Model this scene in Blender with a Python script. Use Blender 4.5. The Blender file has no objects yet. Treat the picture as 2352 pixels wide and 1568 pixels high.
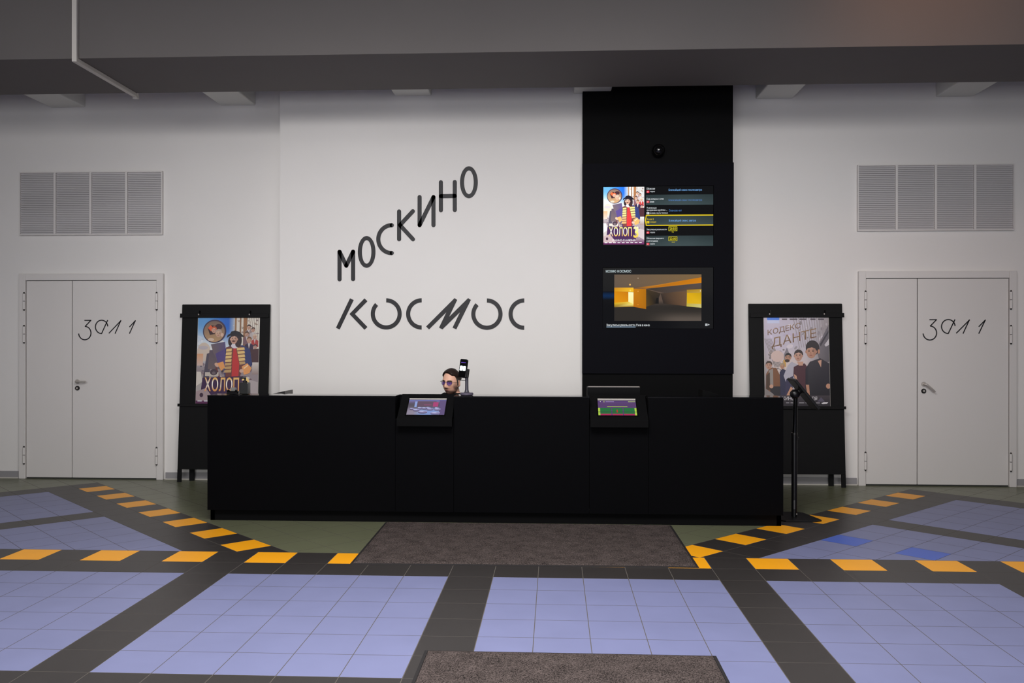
import bpy, bmesh, math, random
from mathutils import Vector, Matrix, Euler
random.seed(7)
S = bpy.context.scene
COL = S.collection
PI = math.pi

# ------------------------------------------------------------------ camera
FPX, YAW, PITCH, ROLL, EYE = 2040.32, 0.04829, -0.00024, 0.00075, 1.575
_F = Vector((-math.sin(YAW)*math.cos(PITCH), math.cos(YAW)*math.cos(PITCH), math.sin(PITCH)))
_R = Vector((math.cos(YAW), math.sin(YAW), 0))
_U = _R.cross(_F)
R2 = _R*math.cos(ROLL) + _U*math.sin(ROLL)
U2 = -_R*math.sin(ROLL) + _U*math.cos(ROLL)
cam = bpy.data.cameras.new('camera')
cam.sensor_width = 36.0
cam.lens = FPX/2352*36.0
cam.clip_start = 0.05
camo = bpy.data.objects.new('camera', cam)
COL.objects.link(camo)
M = Matrix((R2, U2, -_F)).transposed().to_4x4()
M.translation = (0, 0, EYE)
camo.matrix_world = M
S.camera = camo

def at(x, y, Y):
    """point of the place seen at photo pixel (x, y), lying at depth Y"""
    d = _F + R2*((x-1176)/FPX) - U2*((y-784)/FPX)
    t = Y/d.y
    return Vector((d.x*t, Y, EYE+d.z*t))

# ------------------------------------------------------------------ view, world, lights
S.view_settings.view_transform = 'Standard'
S.view_settings.look = 'None'
S.view_settings.gamma = 1.0
S.view_settings.use_curve_mapping = False
S.view_settings.exposure = 0.0
W = bpy.data.worlds.new('world')
S.world = W
W.use_nodes = True
W.node_tree.nodes['Background'].inputs[0].default_value = (0.9, 0.95, 1.0, 1)
W.node_tree.nodes['Background'].inputs[1].default_value = 0.02

def area(name, loc, rot, sx, sy, power, col=(1, 1, 1), spread=180):
    l = bpy.data.lights.new(name, 'AREA')
    l.shape = 'RECTANGLE'; l.size = sx; l.size_y = sy
    l.energy = power; l.color = col; l.spread = math.radians(spread)
    o = bpy.data.objects.new(name, l); COL.objects.link(o)
    o.location = loc; o.rotation_euler = rot
    return o
def spot(name, loc, target, power, ang, blend, col=(1, 1, 1), rad=0.1):
    l = bpy.data.lights.new(name, 'SPOT')
    l.energy = power; l.color = col; l.spot_size = math.radians(ang); l.spot_blend = blend; l.shadow_soft_size = rad
    o = bpy.data.objects.new(name, l); COL.objects.link(o)
    o.location = loc
    o.rotation_euler = (Vector(target)-Vector(loc)).to_track_quat('-Z', 'Y').to_euler()
    return o
# wall washers of the hall, high up behind the viewer
for i, (x, p) in enumerate(((-5.6, 0.66), (-3.1, 1.0), (-0.6, 1.05), (1.9, 1.0), (4.4, 0.58))):
    spot('wall_washer', (x, -3.0+1.2*(i % 2), (4.92, 5.2)[i % 2]), (x*0.9-0.06, 9.7, 2.95), 1720*p, 30, 1.0, (1.0, 0.975, 0.96), 0.9)
# ceiling lighting over the tiles in front of the beam
area('hall_light', (-0.45, 3.3, 4.75), (math.radians(12), 0, 0), 3.2, 2.2, 280, (1.0, 0.97, 0.955), 145)
# soft fill added behind the viewer to lift the upper wall and beam
area('added_front_fill', (-1.0, -4.7, 1.9), (math.radians(90), 0, 0), 8.0, 2.6, 300, (0.97, 0.98, 1.0), 180)
# two downlights whose glints show in the poster sleeves
spot('downlight_left', (-5.0, 6.7, 4.7), (-4.6, 7.4, 0), 25, 100, 0.6, (1.0, 0.96, 0.92), 0.06)
spot('downlight_right', (3.75, 6.7, 4.7), (3.4, 7.4, 0), 20, 100, 0.6, (1.0, 0.96, 0.92), 0.06)
# warm coloured lamp that tints the right end of the beam
spot('warm_lamp', (3.1, 6.5, 4.95), (3.3, 7.84, 4.3), 30, 115, 1.0, (1.0, 0.42, 0.18), 0.2)

# ------------------------------------------------------------------ helpers
def lin(c):
    return tuple(((v/255)/12.92 if v/255 <= 0.04045 else ((v/255+0.055)/1.055)**2.4) for v in c)

def mat(name, rgb, rough=0.5, metal=0.0, spec=0.5, noise=0.0, nscale=8.0, bump=0.0, bscale=60.0, emit=0.0, coat=0.0):
    m = bpy.data.materials.new(name); m.use_nodes = True
    nt = m.node_tree; b = nt.nodes['Principled BSDF']
    c = lin(rgb)
    b.inputs['Base Color'].default_value = (*c, 1)
    b.inputs['Roughness'].default_value = rough
    b.inputs['Metallic'].default_value = metal
    b.inputs['Specular IOR Level'].default_value = spec
    b.inputs['Coat Weight'].default_value = coat
    if emit:
        b.inputs['Emission Color'].default_value = (*c, 1)
        b.inputs['Emission Strength'].default_value = emit
    tc = None
    if noise or bump:
        tc = nt.nodes.new('ShaderNodeTexCoord')
    if noise:
        n = nt.nodes.new('ShaderNodeTexNoise'); n.inputs['Scale'].default_value = nscale; n.inputs['Detail'].default_value = 5
        nt.links.new(tc.outputs['Object'], n.inputs['Vector'])
        r = nt.nodes.new('ShaderNodeMapRange')
        r.inputs[1].default_value = 0.25; r.inputs[2].default_value = 0.75
        r.inputs[3].default_value = 1-noise; r.inputs[4].default_value = 1+noise
        nt.links.new(n.outputs['Fac'], r.inputs[0])
        mx = nt.nodes.new('ShaderNodeMix'); mx.data_type = 'RGBA'; mx.blend_type = 'MULTIPLY'
        mx.inputs[0].default_value = 1
        mx.inputs[6].default_value = (*c, 1)
        nt.links.new(r.outputs[0], mx.inputs[7])
        nt.links.new(mx.outputs[2], b.inputs['Base Color'])
    if bump:
        n2 = nt.nodes.new('ShaderNodeTexNoise'); n2.inputs['Scale'].default_value = bscale; n2.inputs['Detail'].default_value = 3
        nt.links.new(tc.outputs['Object'], n2.inputs['Vector'])
        bp = nt.nodes.new('ShaderNodeBump'); bp.inputs['Strength'].default_value = bump; bp.inputs['Distance'].default_value = 0.01
        nt.links.new(n2.outputs['Fac'], bp.inputs['Height'])
        nt.links.new(bp.outputs['Normal'], b.inputs['Normal'])
    return m

def attr_mat(name, rough=0.3, emit=0.0, spec=0.5, coat=0.0):
    """printed sheet, screen picture, skin: colours come with the drawing (attribute Col)"""
    m = bpy.data.materials.new(name); m.use_nodes = True
    nt = m.node_tree; b = nt.nodes['Principled BSDF']
    a = nt.nodes.new('ShaderNodeAttribute'); a.attribute_name = 'Col'
    b.inputs['Roughness'].default_value = rough
    b.inputs['Specular IOR Level'].default_value = spec
    b.inputs['Coat Weight'].default_value = coat
    b.inputs['Coat Roughness'].default_value = 0.08
    if emit:
        b.inputs['Base Color'].default_value = (0.004, 0.004, 0.005, 1)
        nt.links.new(a.outputs['Color'], b.inputs['Emission Color'])
        b.inputs['Emission Strength'].default_value = emit
    else:
        nt.links.new(a.outputs['Color'], b.inputs['Base Color'])
    return m

class MB:
    """collects shapes, then links them as ONE mesh object"""
    def __init__(s): s.v = []; s.f = []; s.m = []; s.mi = 0
    def add(s, vs, fs):
        o = len(s.v); s.v += [tuple(p) for p in vs]
        s.f += [tuple(i+o for i in f) for f in fs]; s.m += [s.mi]*len(fs)
        return s
    def box(s, x0, x1, y0, y1, z0, z1):
        vs = [(x, y, z) for z in (z0, z1) for y in (y0, y1) for x in (x0, x1)]
        return s.add(vs, [(0, 2, 3, 1), (4, 5, 7, 6), (0, 1, 5, 4), (2, 6, 7, 3), (0, 4, 6, 2), (1, 3, 7, 5)])
    def obox(s, c, ax, ay, az):
        """box with half axes"""
        c, ax, ay, az = Vector(c), Vector(ax), Vector(ay), Vector(az)
        vs = [c+ax*i+ay*j+az*k for k in (-1, 1) for j in (-1, 1) for i in (-1, 1)]
        return s.add(vs, [(0, 2, 3, 1), (4, 5, 7, 6), (0, 1, 5, 4), (2, 6, 7, 3), (0, 4, 6, 2), (1, 3, 7, 5)])
    def tube(s, pts, r, n=16, caps=True):
        """round bar through pts; r a number or a list"""
        pts = [Vector(p) for p in pts]
        rs = r if isinstance(r, (list, tuple)) else [r]*len(pts)
        vs = []; fs = []
        up = Vector((0, 0, 1)) if abs((pts[1]-pts[0]).normalized().z) < 0.9 else Vector((0, 1, 0))
        for i, p in enumerate(pts):
            a = pts[max(i-1, 0)]; b = pts[min(i+1, len(pts)-1)]
            if (b-a).length < 1e-9: b = a+Vector((0, 0, 1))
            t = (b-a).normalized()
            x = up.cross(t)
            if x.length < 1e-6: x = Vector((1, 0, 0))
            x.normalize(); y = t.cross(x)
            for k in range(n):
                an = 2*PI*k/n
                vs.append(p+(x*math.cos(an)+y*math.sin(an))*rs[i])
        for i in range(len(pts)-1):
            for k in range(n):
                k2 = (k+1) % n
                fs.append((i*n+k, i*n+k2, (i+1)*n+k2, (i+1)*n+k))
        if caps:
            fs.append(tuple(range(n-1, -1, -1))); fs.append(tuple((len(pts)-1)*n+k for k in range(n)))
        return s.add(vs, fs)
    def lathe(s, c, prof, n=32):
        """profile [(r, z)] about the vertical through c"""
        vs = []; fs = []; c = Vector(c)
        for r, z in prof:
            for k in range(n):
                a = 2*PI*k/n; vs.append(c+Vector((r*math.cos(a), r*math.sin(a), z)))
        for i in range(len(prof)-1):
            for k in range(n):
                k2 = (k+1) % n
                fs.append((i*n+k, i*n+k2, (i+1)*n+k2, (i+1)*n+k))
        fs.append(tuple(range(n-1, -1, -1))); fs.append(tuple((len(prof)-1)*n+k for k in range(n)))
        return s.add(vs, fs)
    def ellipsoid(s, c, rx, ry, rz, nu=32, nv=20, rot=None):
        vs = []; fs = []; c = Vector(c)
        for j in range(nv+1):
            th = PI*j/nv
            for k in range(nu):
                a = 2*PI*k/nu
                p = Vector((rx*math.sin(th)*math.cos(a), ry*math.sin(th)*math.sin(a), rz*math.cos(th)))
                if rot: p = rot @ p
                vs.append(c+p)
        for j in range(nv):
            for k in range(nu):
                k2 = (k+1) % nu
                fs.append((j*nu+k, (j+1)*nu+k, (j+1)*nu+k2, j*nu+k2))
        return s.add(vs, fs)
    def prism(s, poly, y0, y1):
        """outline in (x, z) extruded from y0 to y1"""
        n = len(poly)
        vs = [(x, y0, z) for x, z in poly]+[(x, y1, z) for x, z in poly]
        fs = [tuple(range(n)), tuple(range(2*n-1, n-1, -1))]
        fs += [(i, i+n, (i+1) % n+n, (i+1) % n) for i in range(n)]
        return s.add(vs, fs)
    def zprism(s, poly, z0, z1):
        n = len(poly)
        vs = [(x, y, z0) for x, y in poly]+[(x, y, z1) for x, y in poly]
        fs = [tuple(range(n-1, -1, -1)), tuple(range(n, 2*n))]
        fs += [(i, (i+1) % n, (i+1) % n+n, i+n) for i in range(n)]
        return s.add(vs, fs)
    def xprism(s, poly, x0, x1):
        """outline in (y, z) extruded along x"""
        n = len(poly)
        vs = [(x0, y, z) for y, z in poly]+[(x1, y, z) for y, z in poly]
        fs = [tuple(range(n)), tuple(range(2*n-1, n-1, -1))]
        fs += [(i, i+n, (i+1) % n+n, (i+1) % n) for i in range(n)]
        return s.add(vs, fs)
    def build(s, name, mats, parent=None, smooth=False, bevel=0.0, xf=None):
        me = bpy.data.meshes.new(name)
        me.from_pydata(s.v, [], s.f)
        if not isinstance(mats, (list, tuple)): mats = [mats]
        for m in mats: me.materials.append(m)
        for p, i in zip(me.polygons, s.m): p.material_index = min(i, len(mats)-1)
        bm = bmesh.new(); bm.from_mesh(me)
        bmesh.ops.recalc_face_normals(bm, faces=bm.faces)
        if xf is not None: bmesh.ops.transform(bm, matrix=xf, verts=bm.verts)
        if parent is not None:
            bmesh.ops.transform(bm, matrix=world_of(parent).inverted(), verts=bm.verts)
            org = Vector((0, 0, 0))
        bm.to_mesh(me); bm.free()
        if smooth:
            for p in me.polygons: p.use_smooth = True
            me.set_sharp_from_angle(angle=math.radians(40))
        o = bpy.data.objects.new(name, me); COL.objects.link(o)
        if parent is not None: o.parent = parent
        else:
            # origin at the base of the mesh
            xs = [v.co.x for v in me.vertices]; ys = [v.co.y for v in me.vertices]; zs = [v.co.z for v in me.vertices]
            c = Vector(((min(xs)+max(xs))/2, (min(ys)+max(ys))/2, min(zs)))
            me.transform(Matrix.Translation(-c)); o.location = c
        if bevel:
            b = o.modifiers.new('bevel', 'BEVEL'); b.width = bevel; b.segments = 2; b.limit_method = 'ANGLE'
        return o

def world_of(o):
    m = Matrix.LocRotScale(o.location, o.rotation_euler, o.scale)
    return world_of(o.parent) @ m if o.parent else m

def thing(name, label, cat, loc=(0, 0, 0), group=None):
    o = bpy.data.objects.new(name, None); COL.objects.link(o)
    o.location = loc; o['label'] = label; o['category'] = cat
    o.empty_display_size = 0.1
    if group: o['group'] = group
    return o
def tag(o, label, cat, group=None):
    o['label'] = label; o['category'] = cat
    if group: o['group'] = group
    return o
def struct(o):
    o['kind'] = 'structure'; return o

# ------------------------------------------------------------------ materials
WALL = mat('white_wall_paint', (230, 227, 224), 0.7, 0, 0.25, 0.015, 1.2, 0.03, 120)
DOORW = mat('grey_white_door_paint', (220, 216, 213), 0.5, 0, 0.35)
BEAM = mat('grey_beam_paint', (106, 102, 100), 0.75, 0, 0.2, 0.02, 2)
JOIST = mat('joist_paint', (222, 222, 216), 0.7, 0, 0.2)
CEIL = mat('ceiling_paint', (232, 230, 226), 0.8)
DARKWALL = mat('far_wall_paint', (140, 136, 132), 0.8)
BLACK = mat('matte_black_laminate', (12, 12, 13), 0.7, 0, 0.06, 0.05, 30)
BLACKC = mat('counter_black_laminate', (7, 7, 9), 0.65, 0, 0.04, 0.06, 25)
TOPGLASS = mat('glossy_black_counter_top', (16, 16, 18), 0.06, 0, 0.6)
NAVY = mat('satin_black_screen_panel', (12, 12, 18), 0.6, 0, 0.04)
PLASTIC = mat('black_plastic', (15, 15, 17), 0.35, 0, 0.4)
GLOSSB = mat('glossy_black', (10, 10, 11), 0.08, 0, 0.5)
METAL = mat('brushed_metal', (196, 190, 184), 0.42, 0.55)
DARKM = mat('dark_metal', (60, 58, 58), 0.35, 0.8)
WHITEP = mat('white_plastic', (205, 200, 192), 0.5)
GREYP = mat('violet_grey_plastic', (88, 82, 98), 0.45)
SLAT = mat('grey_louvre', (204, 201, 202), 0.5, 0, 0.4)
SLATB = mat('louvre_shadow_gap', (150, 148, 149), 0.8)
BASEB = mat('grey_baseboard', (150, 148, 150), 0.45, 0, 0.4)
SEAL = mat('dark_door_seal', (58, 60, 58), 0.7)
LETTER = mat('dark_letter_vinyl', (30, 29, 33), 0.5, 0, 0.3)
PRINT = attr_mat('printed_poster', 0.35, 0, 0.4, 0.5)
SCREEN = attr_mat('lit_screen', 0.6, 1.0, 0.02)
SCREEN2 = attr_mat('lit_dim_screen', 0.5, 0.9, 0.05)

# ------------------------------------------------------------------ floor
T = 0.3; GX, GY = -0.1117, 6.2221
def clip(poly, nx, ny, c):
    """keep nx*x+ny*y >= c"""
    out = []
    for i in range(len(poly)):
        a, b = poly[i], poly[(i+1) % len(poly)]
        da = nx*a[0]+ny*a[1]-c; db = nx*b[0]+ny*b[1]-c
        if da >= 0: out.append(a)
        if (da >= 0) != (db >= 0):
            t = da/(da-db); out.append((a[0]+(b[0]-a[0])*t, a[1]+(b[1]-a[1])*t))
    return out
fm = MB()
GR, LAV, DRK, YEL, GRN, BLU = range(6)
fm.mi = GR
XL, XR, YN, YF = -11.0, 10.0, -5.0, 9.93
fm.add([(XL, YN, -0.0004), (XR, YN, -0.0004), (XR, YF, -0.0004), (XL, YF, -0.0004)], [(0, 1, 2, 3)])
fm.box(XL, XR, YN, YF, -0.12, -0.004)
def tile(poly, kind, g=0.0022):
    if len(poly) < 3: return
    n = len(poly)
    ar = sum(poly[i][0]*poly[(i+1) % n][1]-poly[(i+1) % n][0]*poly[i][1] for i in range(n))/2
    if abs(ar) < 2e-4: return
    if ar < 0: poly = poly[::-1]
    # shrink towards grout joints
    q = poly
    for i in range(n):
        a, b = poly[i], poly[(i+1) % n]
        ex, ey = b[0]-a[0], b[1]-a[1]; L = math.hypot(ex, ey)
        if L < 1e-6: continue
        nx, ny = -ey/L, ex/L
        q = clip(q, nx, ny, nx*a[0]+ny*a[1]+g)
        if len(q) < 3: return
    fm.mi = kind
    k = len(q)
    fm.add([(x, y, 0.0) for x, y in q], [tuple(range(k))])
YB = GY+T+0.012      # far edge of the straight dashed band
XI = range(-37, 34)
for i in XI:
    for j in range(-1, 38):
        x0 = GX+i*T; y1 = GY-j*T; y0 = y1-T
        if y0 < YN: continue
        if x0 < XL or x0+T > XR: continue
        # j = -1 is the band row; row j lies between grid lines j and j+1
        if j == -1: kind = YEL if i % 2 else DRK
        elif j == 0: kind = DRK
        else:
            c = (i+1) % 6; r = (j-1) % 7
            # panels are five columns by six rows between single dark courses
            kind = DRK if (i+2) % 6 == 0 or r == 6 else LAV
        yy1 = y1 if j > -1 else YB
        tile([(x0, y0), (x0+T, y0), (x0+T, yy1), (x0, yy1)], kind)
# diagonal fields; u across (distance from the stripe), v along
def diag(side, d, uo, ui, vb):
    """side -1 left, +1 right. p(u, v): rotated grid, u grows towards the counter"""
    q = math.sqrt(0.5)
    def P(u, v):
        if side < 0: return ((u-v)*q, (u+v)*q)          # u = (X+Y)/s2, v = (Y-X)/s2
        return ((v-u)*q, (u+v)*q)                        # u = (Y-X)/s2, v = (X+Y)/s2
    us = [uo, ui]; us2 = ui-(uo-ui)
    for n in range(-14, 30):
        v0 = vb+n*d; v1 = v0+d
        for k in range(-24, 22):
            # k = 0 stripe tile, 1 dark tile, 2.. panel; negative = green
            if k < 0: u1 = uo-k*d; u0 = u1-d
            elif k == 0: u0, u1 = ui, uo
            else: u1 = ui-(k-1)*d; u0 = u1-d
            poly = [P(u0, v0), P(u1, v0), P(u1, v1), P(u0, v1)]
            if max(p[1] for p in poly) < YB or min(p[1] for p in poly) > YF: continue
            if min(p[0] for p in poly) > XR or max(p[0] for p in poly) < XL: continue
            mid = -0.659 if True else 0
            poly = clip(poly, 0, 1, YB); poly = clip(poly, 0, -1, -YF)
            poly = clip(poly, side, 0, side*mid)
            poly = clip(poly, 1, 0, XL); poly = clip(poly, -1, 0, -XR)
            if k < 0 or n >= 12: kind = GRN
            elif k == 0: kind = YEL if (n % 2 == 0 and n < 11) else DRK
            elif k == 1: kind = DRK
            else: kind = DRK if (n == 5 or n >= 11 or n < -20) else LAV
            if side > 0 and kind == LAV and (k, n) in ((2, 2), (4, 2)): kind = BLU
            tile(poly, kind)
diag(-1, 0.2935, 3.2266, 2.945, 6.894)
diag(+1, 0.2965, 4.158, 3.872, 5.958)
def tile_mat(name, rgb, rough, var=0.05):
    m = mat(name, rgb, rough, 0, 0.45, var, 3.5)
    return m
floor = fm.build('floor', [mat('grout', (88, 83, 77), 0.85), tile_mat('lavender_tile', (122, 127, 165), 0.42, 0.05),
                           tile_mat('charcoal_tile', (50, 47, 46), 0.4, 0.06), tile_mat('yellow_tile', (252, 172, 24), 0.42, 0.03),
                           tile_mat('green_tile', (104, 107, 84), 0.33, 0.07), tile_mat('blue_tile', (72, 102, 196), 0.4, 0.04)])
struct(floor)

# ------------------------------------------------------------------ room shell
YW = 9.917            # face of the side walls
YP = 9.62             # face of the white panel
YC = 9.52             # face of the black column
PX0, CX0, CX1 = -3.017, 0.294, 1.883
m = MB()
m.box(-11.2, 10.2, YW, YW+0.25, -0.1, 5.3)
m.box(PX0, CX1-0.002, YP, YW+0.02, 0, 5.3)
struct(m.build('wall_back', WALL))
m = MB(); m.box(-11.2, -11.0, -5.2, 10.1, -0.1, 5.3); struct(m.build('wall_left', DARKWALL))
m = MB(); m.box(10.0, 10.2, -5.2, 10.1, -0.1, 5.3); struct(m.build('wall_right', DARKWALL))
m = MB(); m.box(-11.0, 10.0, -5.2, -5.0, -0.1, 5.3); struct(m.build('wall_front', DARKWALL))
m = MB(); m.box(-11.2, 10.2, -5.2, 10.2, 5.3, 5.5); m.box(-11.0, 10.0, 8.96, YW, 4.62, 4.7); struct(m.build('ceiling', [CEIL]))
# the great beam across the hall
m = MB(); m.box(-11.0, 10.0, 7.84, 8.96, 4.13, 5.3); struct(m.build('trim_1', BEAM))
# joists between beam and wall
for i, x in enumerate((-5.565, -3.59, -1.545, 0.40, 2.407, 4.352)):
    m = MB(); m.box(x-0.2, x+0.2, 8.96, YW if i in (0, 1, 4, 5) else (YP if i == 2 else YP), 4.245, 4.62)
    struct(m.build('trim_%d' % (i+2), JOIST, bevel=0.012))
# cable trunking on the beam
t = thing('cable_trunking', 'thin white cable trunking running down and under the grey beam, top left', 'cable duct', (-4.325, 7.82, 4.1))
m = MB(); m.box(-4.35, -4.305, 7.80, 7.8385, 4.09, 5.295); m.build('vertical_run', WHITEP, t, bevel=0.004)
m = MB(); m.box(-4.35, -4.305, 7.8385, 8.96, 4.09, 4.1285); m.build('horizontal_run', WHITEP, t, bevel=0.004)
m = MB(); m.box(-4.354, -4.301, 8.962, 9.0, 4.075, 4.135); m.build('end_cap', WHITEP, t, bevel=0.004)

# black column with the screens
m = MB(); m.box(CX0, CX1, YC, YP, 0, 4.5); m.box(CX1-0.1, CX1, YP-0.01, YW, 0, 4.5)
column = struct(m.build('wall_column', BLACK))

# baseboards
def baseboard(name, x0, x1, y):
    m = MB(); m.box(x0, x1, y-0.016, y, 0.012, 0.082); m.mi = 1; m.box(x0, x1, y-0.022, y, 0.0, 0.012)
    struct(m.build(name, [BASEB, WHITEP], bevel=0.002))
baseboard('baseboard_left', -4.425, PX0, YW)
baseboard('baseboard_left_far', -11.0, -6.14, YW)
baseboard('baseboard_right', CX1, 3.305, YW)
baseboard('baseboard_right_far', 5.01, 10.0, YW)
baseboard('baseboard_center', PX0, CX0, YP)

# ------------------------------------------------------------------ strokes (letters)
def stadium(a, b, r, n=10):
    ax, az = a; bx, bz = b
    an = math.atan2(bz-az, bx-ax)
    pts = []
    for k in range(n+1):
        t = an-PI/2+PI*k/n; pts.append((bx+r*math.cos(t), bz+r*math.sin(t)))
    for k in range(n+1):
        t = an+PI/2+PI*k/n; pts.append((ax+r*math.cos(t), az+r*math.sin(t)))
    return pts
def barpoly(a, b, r):
    ax, az = a; bx, bz = b
    L = math.hypot(bx-ax, bz-az); dx, dz = (bx-ax)/L, (bz-az)/L
    return [(ax-dz*r, az+dx*r), (ax+dz*r, az-dx*r), (bx+dz*r, bz-dx*r), (bx-dz*r, bz+dx*r)]
def arc_prism(mb, c, rx, rz, w, a0, a1, y0, y1, n=56):
    """flat ring sector; angles in degrees"""
    vs = []; fs = []
    full = abs(a1-a0) >= 359.9
    for k in range(n+1):
        t = math.radians(a0+(a1-a0)*k/n)
        for dr in (-w/2, w/2):
            for y in (y0, y1):
                vs.append((c[0]+(rx+dr)*math.cos(t), y, c[1]+(rz+dr)*math.sin(t)))
    for k in range(n):
        o = 4*k; p = o+4
        fs += [(o, o+2, p+2, p), (o+1, p+1, p+3, o+3), (o, p, p+1, o+1), (o+2, o+3, p+3, p+2)]
    if not full: fs += [(0, 1, 3, 2), (4*n, 4*n+2, 4*n+3, 4*n+1)]
    mb.add(vs, fs)

def wp(x, y):            # letter drawing units to the white panel
    p = at(750+x/3.825, 370+y/3.825, YP); return (p.x, p.z)
LS = (wp(1800, 700)[0]-wp(0, 700)[0])/1800     # metres per unit
Y0, Y1 = YP-0.006, YP+0.001
sign = thing('wall_sign', 'dark rising lettering МОСКИНО with rounded strokes on the white wall panel', 'sign', (-1.6, YP-0.003, 2.23), 'words on the wall panel')
def rounded(name, segs=(), arcs=()):
    m = MB()
    for a, b in segs: m.prism(stadium(wp(*a), wp(*b), 18*LS), Y0, Y1)
    for c, rx, rz, a0, a1 in arcs:
        arc_prism(m, wp(*c), rx*LS, rz*LS, 36*LS, a0, a1, Y0, Y1)
        if abs(a1-a0) < 359:
            for a in (a0, a1):
                q = wp(c[0]+rx*math.cos(math.radians(a)), c[1]-rz*math.sin(math.radians(a)))
                m.prism([(q[0]+18*LS*math.cos(2*PI*k/20), q[1]+18*LS*math.sin(2*PI*k/20)) for k in range(20)], Y0, Y1)
    return m.build('letter', LETTER, sign)
rounded('m', [((115, 1038), (115, 796)), ((115, 796), (174, 918)), ((174, 918), (234, 795)), ((234, 795), (234, 1036))])
rounded('o', arcs=[((353, 797), 60, 121, 0, 360)])
rounded('s', arcs=[((574, 685), 119, 122, 90, 270)])
rounded('k', [((638, 442), (638, 686)), ((759, 440), (646, 562)), ((646, 562), (760, 686))])
rounded('i', [((818, 316), (818, 562)), ((818, 562), (940, 316)), ((940, 316), (940, 562))])
rounded('n', [((1005, 186), (1005, 431)), ((1127, 184), (1127, 429)), ((1005, 308), (1127, 306))])
rounded('o', arcs=[((1251, 186), 60, 121, 0, 360)])
sign = thing('wall_sign', 'dark straight lettering КОСМОС with cut strokes, below the rising word on the wall panel', 'sign', (-1.36, YP-0.003, 1.7), 'words on the wall panel')
def cut(polys=(), arcs=()):
    m = MB()
    for p in polys: m.prism(p, Y0, Y1)
    for c, r, a0, a1 in arcs: arc_prism(m, wp(*c), r*LS, r*LS, 36*LS, a0, a1, Y0, Y1)
    return m.build('letter', LETTER, sign)
def op(x, y):            # second drawing
    p = at(970+x/9.6, 675+y/9.6, YP); return (p.x, p.z)
cut([barpoly(wp(223, 1212), wp(100, 1470), 18*LS),
     [wp(*q) for q in ((334, 1205), (360, 1230), (250, 1342), (360, 1456), (334, 1480), (202, 1342))]])
cut(arcs=[((525, 1341), 118.5, 90, -224)])
cut(arcs=[((836, 1341), 118.5, 90, 270)])
cut([[op(*q) for q in ((85, 715), (712, 90), (770, 130), (590, 505), (1010, 90), (1072, 130), (750, 778), (668, 740), (832, 400), (445, 778), (370, 740), (532, 400), (150, 778))]])
cut(arcs=[((1409, 1343), 118.5, 90, -224)])
cut(arcs=[((1737, 1343), 118.5, 90, 270)])

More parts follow.
